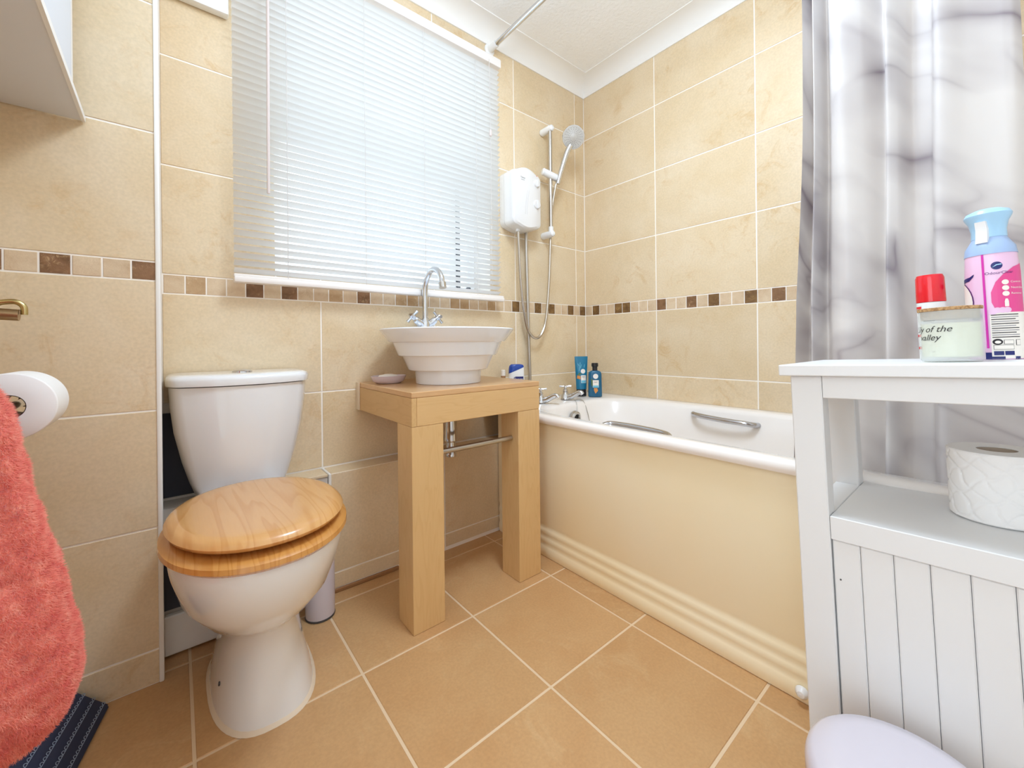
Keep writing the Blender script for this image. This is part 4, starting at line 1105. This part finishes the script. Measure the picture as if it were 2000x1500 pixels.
for u0 in (-0.002, 0.0085):
    wrap_patch(fb_, rect(u0, u0 + 0.0095, ZT + 0.0065, ZT + 0.0125), m_navy, af, 'pictogram')
wrap_patch(fb_, rect(-0.0105, -0.0040, ZT + 0.0005, ZT + 0.0105), m_navy, af, 'printed_block'); wrap_patch(fb_, rect(-0.0040, 0.0085, ZT + 0.0005, ZT + 0.0045), m_navy, af, 'printed_block'); wrap_patch(fb_, rect(0.019, 0.025, ZT + 0.0005, ZT + 0.0045), m_navy, af, 'printed_block')
wrap_patch(fa_, [(-0.046, ZT + 0.124), (-0.024, ZT + 0.127), (-0.0175, ZT + 0.1305), (-0.019, ZT + 0.1265), (-0.025, ZT + 0.121), (-0.046, ZT + 0.118)], m_navy, af, 'logo_flag')
wrap_patch(fa_, circle(-0.043, ZT + 0.088, 0.0232, 0.031), m_purple, af, 'badge_ring'); wrap_patch(fb_, circle(-0.0436, ZT + 0.088, 0.0222, 0.030), m_cream, af, 'badge')
wrap_patch(fc_, circle(-0.0185, ZT + 0.067, 0.0068, 0.0068), m_navy, af, 'offer_disc')
fd_ = wrap_fn(ac, rbody, -0.02, 0.0013)
wrap_text(fd_, '2in1', 0.0045, -0.0185, ZT + 0.067, m_cream, af)

# toilet roll on the shelf
ZS = 0.5264
def paper_roll(name, label, mtx, rad, ht, rc, quilt):
    t = thing(name, label, 'toilet roll', (0, 0, 0)); t.matrix_world = mtx
    b = MB(); n_ = 160
    rings = []
    prof = [(rad - 0.002, 0.0), (rad, 0.002)] + [(rad, 0.002 + (ht - 0.004) * k / 60) for k in range(1, 61)] + [(rad - 0.0015, ht)]
    for r_, z in prof:
        ring = []
        for i in range(n_):
            a = 2 * PI * i / n_
            d = 0
            if quilt and 0.003 < z < ht - 0.003:
                u, v = a * rad, z
                q = (u * 0.75 + v * 0.65 + 0.004 * math.sin(v * 150)) / 0.021; w_ = (u * 0.6 - v * 0.8 + 0.003 * math.sin(u * 180)) / 0.028
                d = -0.0017 * max(math.exp(-(abs((q % 1) - 0.5) / 0.07) ** 2), math.exp(-(abs((w_ % 1) - 0.5) / 0.055) ** 2))
            ring.append(((r_ + d) * math.cos(a), (r_ + d) * math.sin(a), z))
        rings.append(ring)
    rings.append([(rc * math.cos(2 * PI * i / n_), rc * math.sin(2 * PI * i / n_), ht) for i in range(n_)])
    rings.append([(rc * math.cos(2 * PI * i / n_), rc * math.sin(2 * PI * i / n_), 0) for i in range(n_)])
    rings.append(rings[0])
    b.rings(rings, False, False)
    bmesh.ops.remove_doubles(b.bm, verts=b.bm.verts[:], dist=1e-6)
    b.build('paper', m_paper, t, smooth=50)
    c = MB(); c.lathe([(rc - 0.0003, 0.001), (rc - 0.0003, ht - 0.001)], (0, 0, 0), 32, cap0=False, cap1=False); c.lathe([(rc - 0.0012, 0.001), (rc - 0.0012, ht - 0.001)], (0, 0, 0), 32, cap0=False, cap1=False)
    c.build('card_core', m_card, t)
    return t
paper_roll('toilet_roll', 'quilted white toilet roll standing upright on the cabinet shelf', TILT @ Matrix.Translation((-0.797, -1.490, ZS + 0.0003)), 0.053, 0.102, 0.021, True)

# bin with a domed lid in front of the cabinet
bi = thing('pedal_bin', 'pale lilac pedal bin with a smooth domed lid in front of the white cabinet', 'bin', (-1.088, -1.398, 0.0))
bcx, bcy = -1.088, -1.398
b = MB(); b.lathe([(0.082, 0.001), (0.086, 0.006), (0.092, 0.20), (0.094, 0.238)], (bcx, bcy, 0), 56); b.build('bucket', m_lilac, bi)
b = MB(); b.lathe([(0.095, 0.240), (0.0985, 0.243), (0.099, 0.262), (0.0965, 0.272), (0.090, 0.279), (0.07, 0.283), (0.03, 0.2855), (0, 0.286)], (bcx, bcy, 0), 64, cap1=False); b.build('lid', m_lilac, bi, smooth=50)
b = MB(); b.box(bcx - 0.115, bcx - 0.078, bcy - 0.02, bcy + 0.02, 0.010, 0.018, 0.003, 2); b.build('pedal', m_darkgrey, bi)

# ------------------------------------------------------------------ left wall: roll on its holder, hook, towel, cabinet, bag
rcx, rcz, ry0 = -1.964, 0.706, -0.425
paper_roll('toilet_roll', 'plain white toilet roll hanging on its holder beside the coral towel', Matrix.Translation((rcx, ry0, rcz)) @ Matrix.Rotation(R(-90), 4, 'X'), 0.056, 0.096, 0.020, False)
hl = thing('roll_holder', 'chrome holder arm carrying the plain toilet roll on the left wall', 'toilet roll holder', (XL, ry0, rcz))
b = MB(); b.tube(spline([(XL + 0.006, ry0 - 0.05, rcz), (XL + 0.06, ry0 - 0.05, rcz), (rcx - 0.01, ry0 - 0.045, rcz), (rcx, ry0 - 0.03, rcz), (rcx, ry0 + 0.02, rcz), (rcx, ry0 + 0.112, rcz)], 6), 0.007, 12); b.build('arm', m_chrome, hl)
b = MB(); b.lathe([(0.026, 0), (0.026, 0.006), (0.012, 0.012)], (0, 0, 0), 20, M=Matrix.Translation((XL + 0.0005, ry0 - 0.05, rcz)) @ Matrix.Rotation(R(90), 4, 'Y')); b.build('rose', m_chrome, hl)
b = MB(); b.tube([(rcx, ry0 + 0.108, rcz), (rcx, ry0 + 0.114, rcz)], 0.011, 14); b.build('end_cap', m_chrome, hl)

hy = -0.33
hk = thing('robe_hook', 'aged brass robe hook on the left wall above the toilet roll', 'hook', (XL, hy, 0.875))
b = MB(); b.box(XL + 0.0005, XL + 0.012, hy - 0.015, hy + 0.015, 0.835, 0.95, 0.004, 2); b.build('back_plate', m_brass, hk)
b = MB(); b.tube([(XL + 0.01, hy, 0.868), (-2.007, hy, 0.8665), (-2.005, hy, 0.866), (-1.969, hy, 0.864)], [0.0085, 0.0085, 0.0105, 0.0105], 16); b.build('stem', m_stem, hk)
b = MB(); pts = spline([(-2.027, hy, 0.935), (-2.019, hy, 0.913), (-2.011, hy, 0.892), (-2.001, hy, 0.883), (-1.987, hy, 0.887), (-1.973, hy, 0.888), (-1.964, hy, 0.880), (-1.963, hy, 0.865)], 6); b.tube(pts, 0.0048, 12); b.build('prong', m_brass, hk)

def towel():
    # a thick plush towel hanging in one soft bundle; outline swells to a rounded lower end
    yc = -0.60
    t_ = [(0.93, -2.04, 0.036), (0.85, -2.02, 0.050), (0.76, -2.005, 0.062), (0.70, -1.99, 0.068), (0.62, -1.985, 0.074), (0.54, -1.98, 0.086), (0.46, -1.975, 0.097), (0.38, -1.972, 0.105), (0.33, -1.972, 0.104), (0.29, -1.975, 0.094), (0.262, -1.98, 0.074), (0.248, -1.985, 0.04), (0.244, -1.985, 0.008)]
    zs = spline([(z, xc, r_) for z, xc, r_ in t_], 6)
    n_ = 72; rings = []
    for p in zs:
        z, xc, r_ = p
        ring = []
        for i in range(n_):
            a = 2 * PI * i / n_
            x = xc + r_ * math.cos(a) * (1 + 0.04 * math.sin(3 * a + 6 * z)); y = yc + 0.78 * r_ * math.sin(a) + 0.006 * math.sin(5 * a)
            d = 0.0045 * mnoise.noise(Vector((x * 45, y * 45, z * 45))) + 0.0025 * mnoise.noise(Vector((x * 110, y * 110, z * 110)))
            x = max(x + d * math.cos(a), XL + 0.004)
            ring.append((x, y + d * math.sin(a), z + 0.5 * d + (0.05 * (xc - x) * (1 if z < 0.5 else 0))))
        rings.append(ring)
    b = MB(); b.rings(rings)
    o = b.build('towel', m_towel, loc=(-1.99, yc, 0.6), smooth=80)
    tag(o, 'coral plush towel hanging in a bundle against the left wall', 'towel')
    # pile: short fibres over the visible surface
    me = o.data
    V = []; Fc = []
    rnd = random.Random(3)
    polys = [p for p in me.polygons]
    for p in polys:
        if p.normal.y > 0.6 and p.normal.x < 0.2: continue
        cnt = max(1, int(p.area * 520000 * 1.0))
        vs = [me.vertices[i].co for i in p.vertices]
        for _ in range(min(cnt, 60)):
            a, c = rnd.random(), rnd.random()
            if len(vs) == 4: q = vs[0].lerp(vs[1], a).lerp(vs[3].lerp(vs[2], a), c)
            else: q = p.center
            nrm = (p.normal + Vector((rnd.uniform(-.8, .8), rnd.uniform(-.8, .8), rnd.uniform(-1.0, .3)))).normalized()
            s = nrm.orthogonal().normalized() * 0.00045
            l = rnd.uniform(0.004, 0.009)
            k = len(V)
            V += [q - s, q + s, q + nrm * l]; Fc.append((k, k + 1, k + 2))
    pm = bpy.data.meshes.new('pile'); pm.from_pydata(V, [], Fc); pm.materials.append(m_towel)
    po = obj('pile', pm, None, o); po['kind'] = 'stuff'
towel()

# mirror cabinet high on the left wall
mc = thing('wall_cabinet', 'grey-white wall cabinet seen from below at the top of the left wall', 'cabinet', (XL, -0.45, 1.30))
zb = 1.303
b = MB(); b.prism([(XL + 0.0005, -0.184), (-1.905, -0.184), (-1.897, -0.8), (XL + 0.0005, -0.8)], 'z', zb, zb + 0.006); b.build('base_board', m_under, mc, smooth=0)
b = MB(); b.prism([(-1.9055, -0.1835), (-1.8995, -0.1835), (-1.892, -0.8), (-1.898, -0.8)], 'z', zb - 0.0015, zb + 0.011); b.build('edge_strip', m_wplas, mc, smooth=0)
MB().box(XL + 0.001, -1.93, -0.79, -0.215, zb + 0.0065, 1.85, 0.002).build('carcass', m_cab, mc)
MB().box(-1.929, -1.913, -0.79, -0.22, zb + 0.012, 1.85, 0.002).build('cabinet_door', m_wplas, mc)
MB().box(-1.9125, -1.910, -0.77, -0.26, zb + 0.05, 1.81, 0).build('door_inset', m_under, mc, smooth=0)

# navy bag slumped on the floor under the towel
def bag():
    o = thing('storage_bag', 'navy fabric bag with pale scalloped stripes on the floor below the towel', 'bag', (-1.95, -0.32, 0.0))
    # a wedge: its right edge lies on the floor, the body rises to the left
    C0, D0 = Vector((-1.872, -0.195, 0.004)), Vector((-1.927, -0.47, 0.004))
    A0, B0 = Vector((-1.945, -0.188, 0.085)), Vector((-2.02, -0.47, 0.10))
    up = (A0 - C0).cross(D0 - C0).normalized()
    if up.z < 0: up = -up
    b = MB()
    b.rings([[C0 + up * 0.004, D0 + up * 0.004, B0, A0], [Vector((C0.x, C0.y, 0.0006)), Vector((D0.x, D0.y, 0.0006)), Vector((-2.06, -0.47, 0.0006)), Vector((-2.05, -0.19, 0.0006))]])
    bmesh.ops.bevel(b.bm, geom=b.bm.edges[:], offset=0.003, segments=2, affect='EDGES')
    b.build('bag_body', m_navyfab, o)
    ex = (D0 - C0).normalized(); ey = (A0 - C0); ln = ey.length; ey.normalize()
    for k in range(4):
        s0 = 0.012 + k * 0.023
        q = MB()
        base = C0 + up * 0.0055 + ey * s0
        q.tube([base + ex * 0.003, base + ex * 0.27], 0.0006, 4)
        for j in range(24):
            c = base + ex * (0.008 + j * 0.011)
            q.tube([c + ex * (0.0042 * math.cos(a)) + ey * (0.0048 * math.sin(a)) for a in [PI * i / 6 for i in range(7)]], 0.0006, 4)
        q.build('scallop_trim', m_scallop, o, smooth=0)
bag()
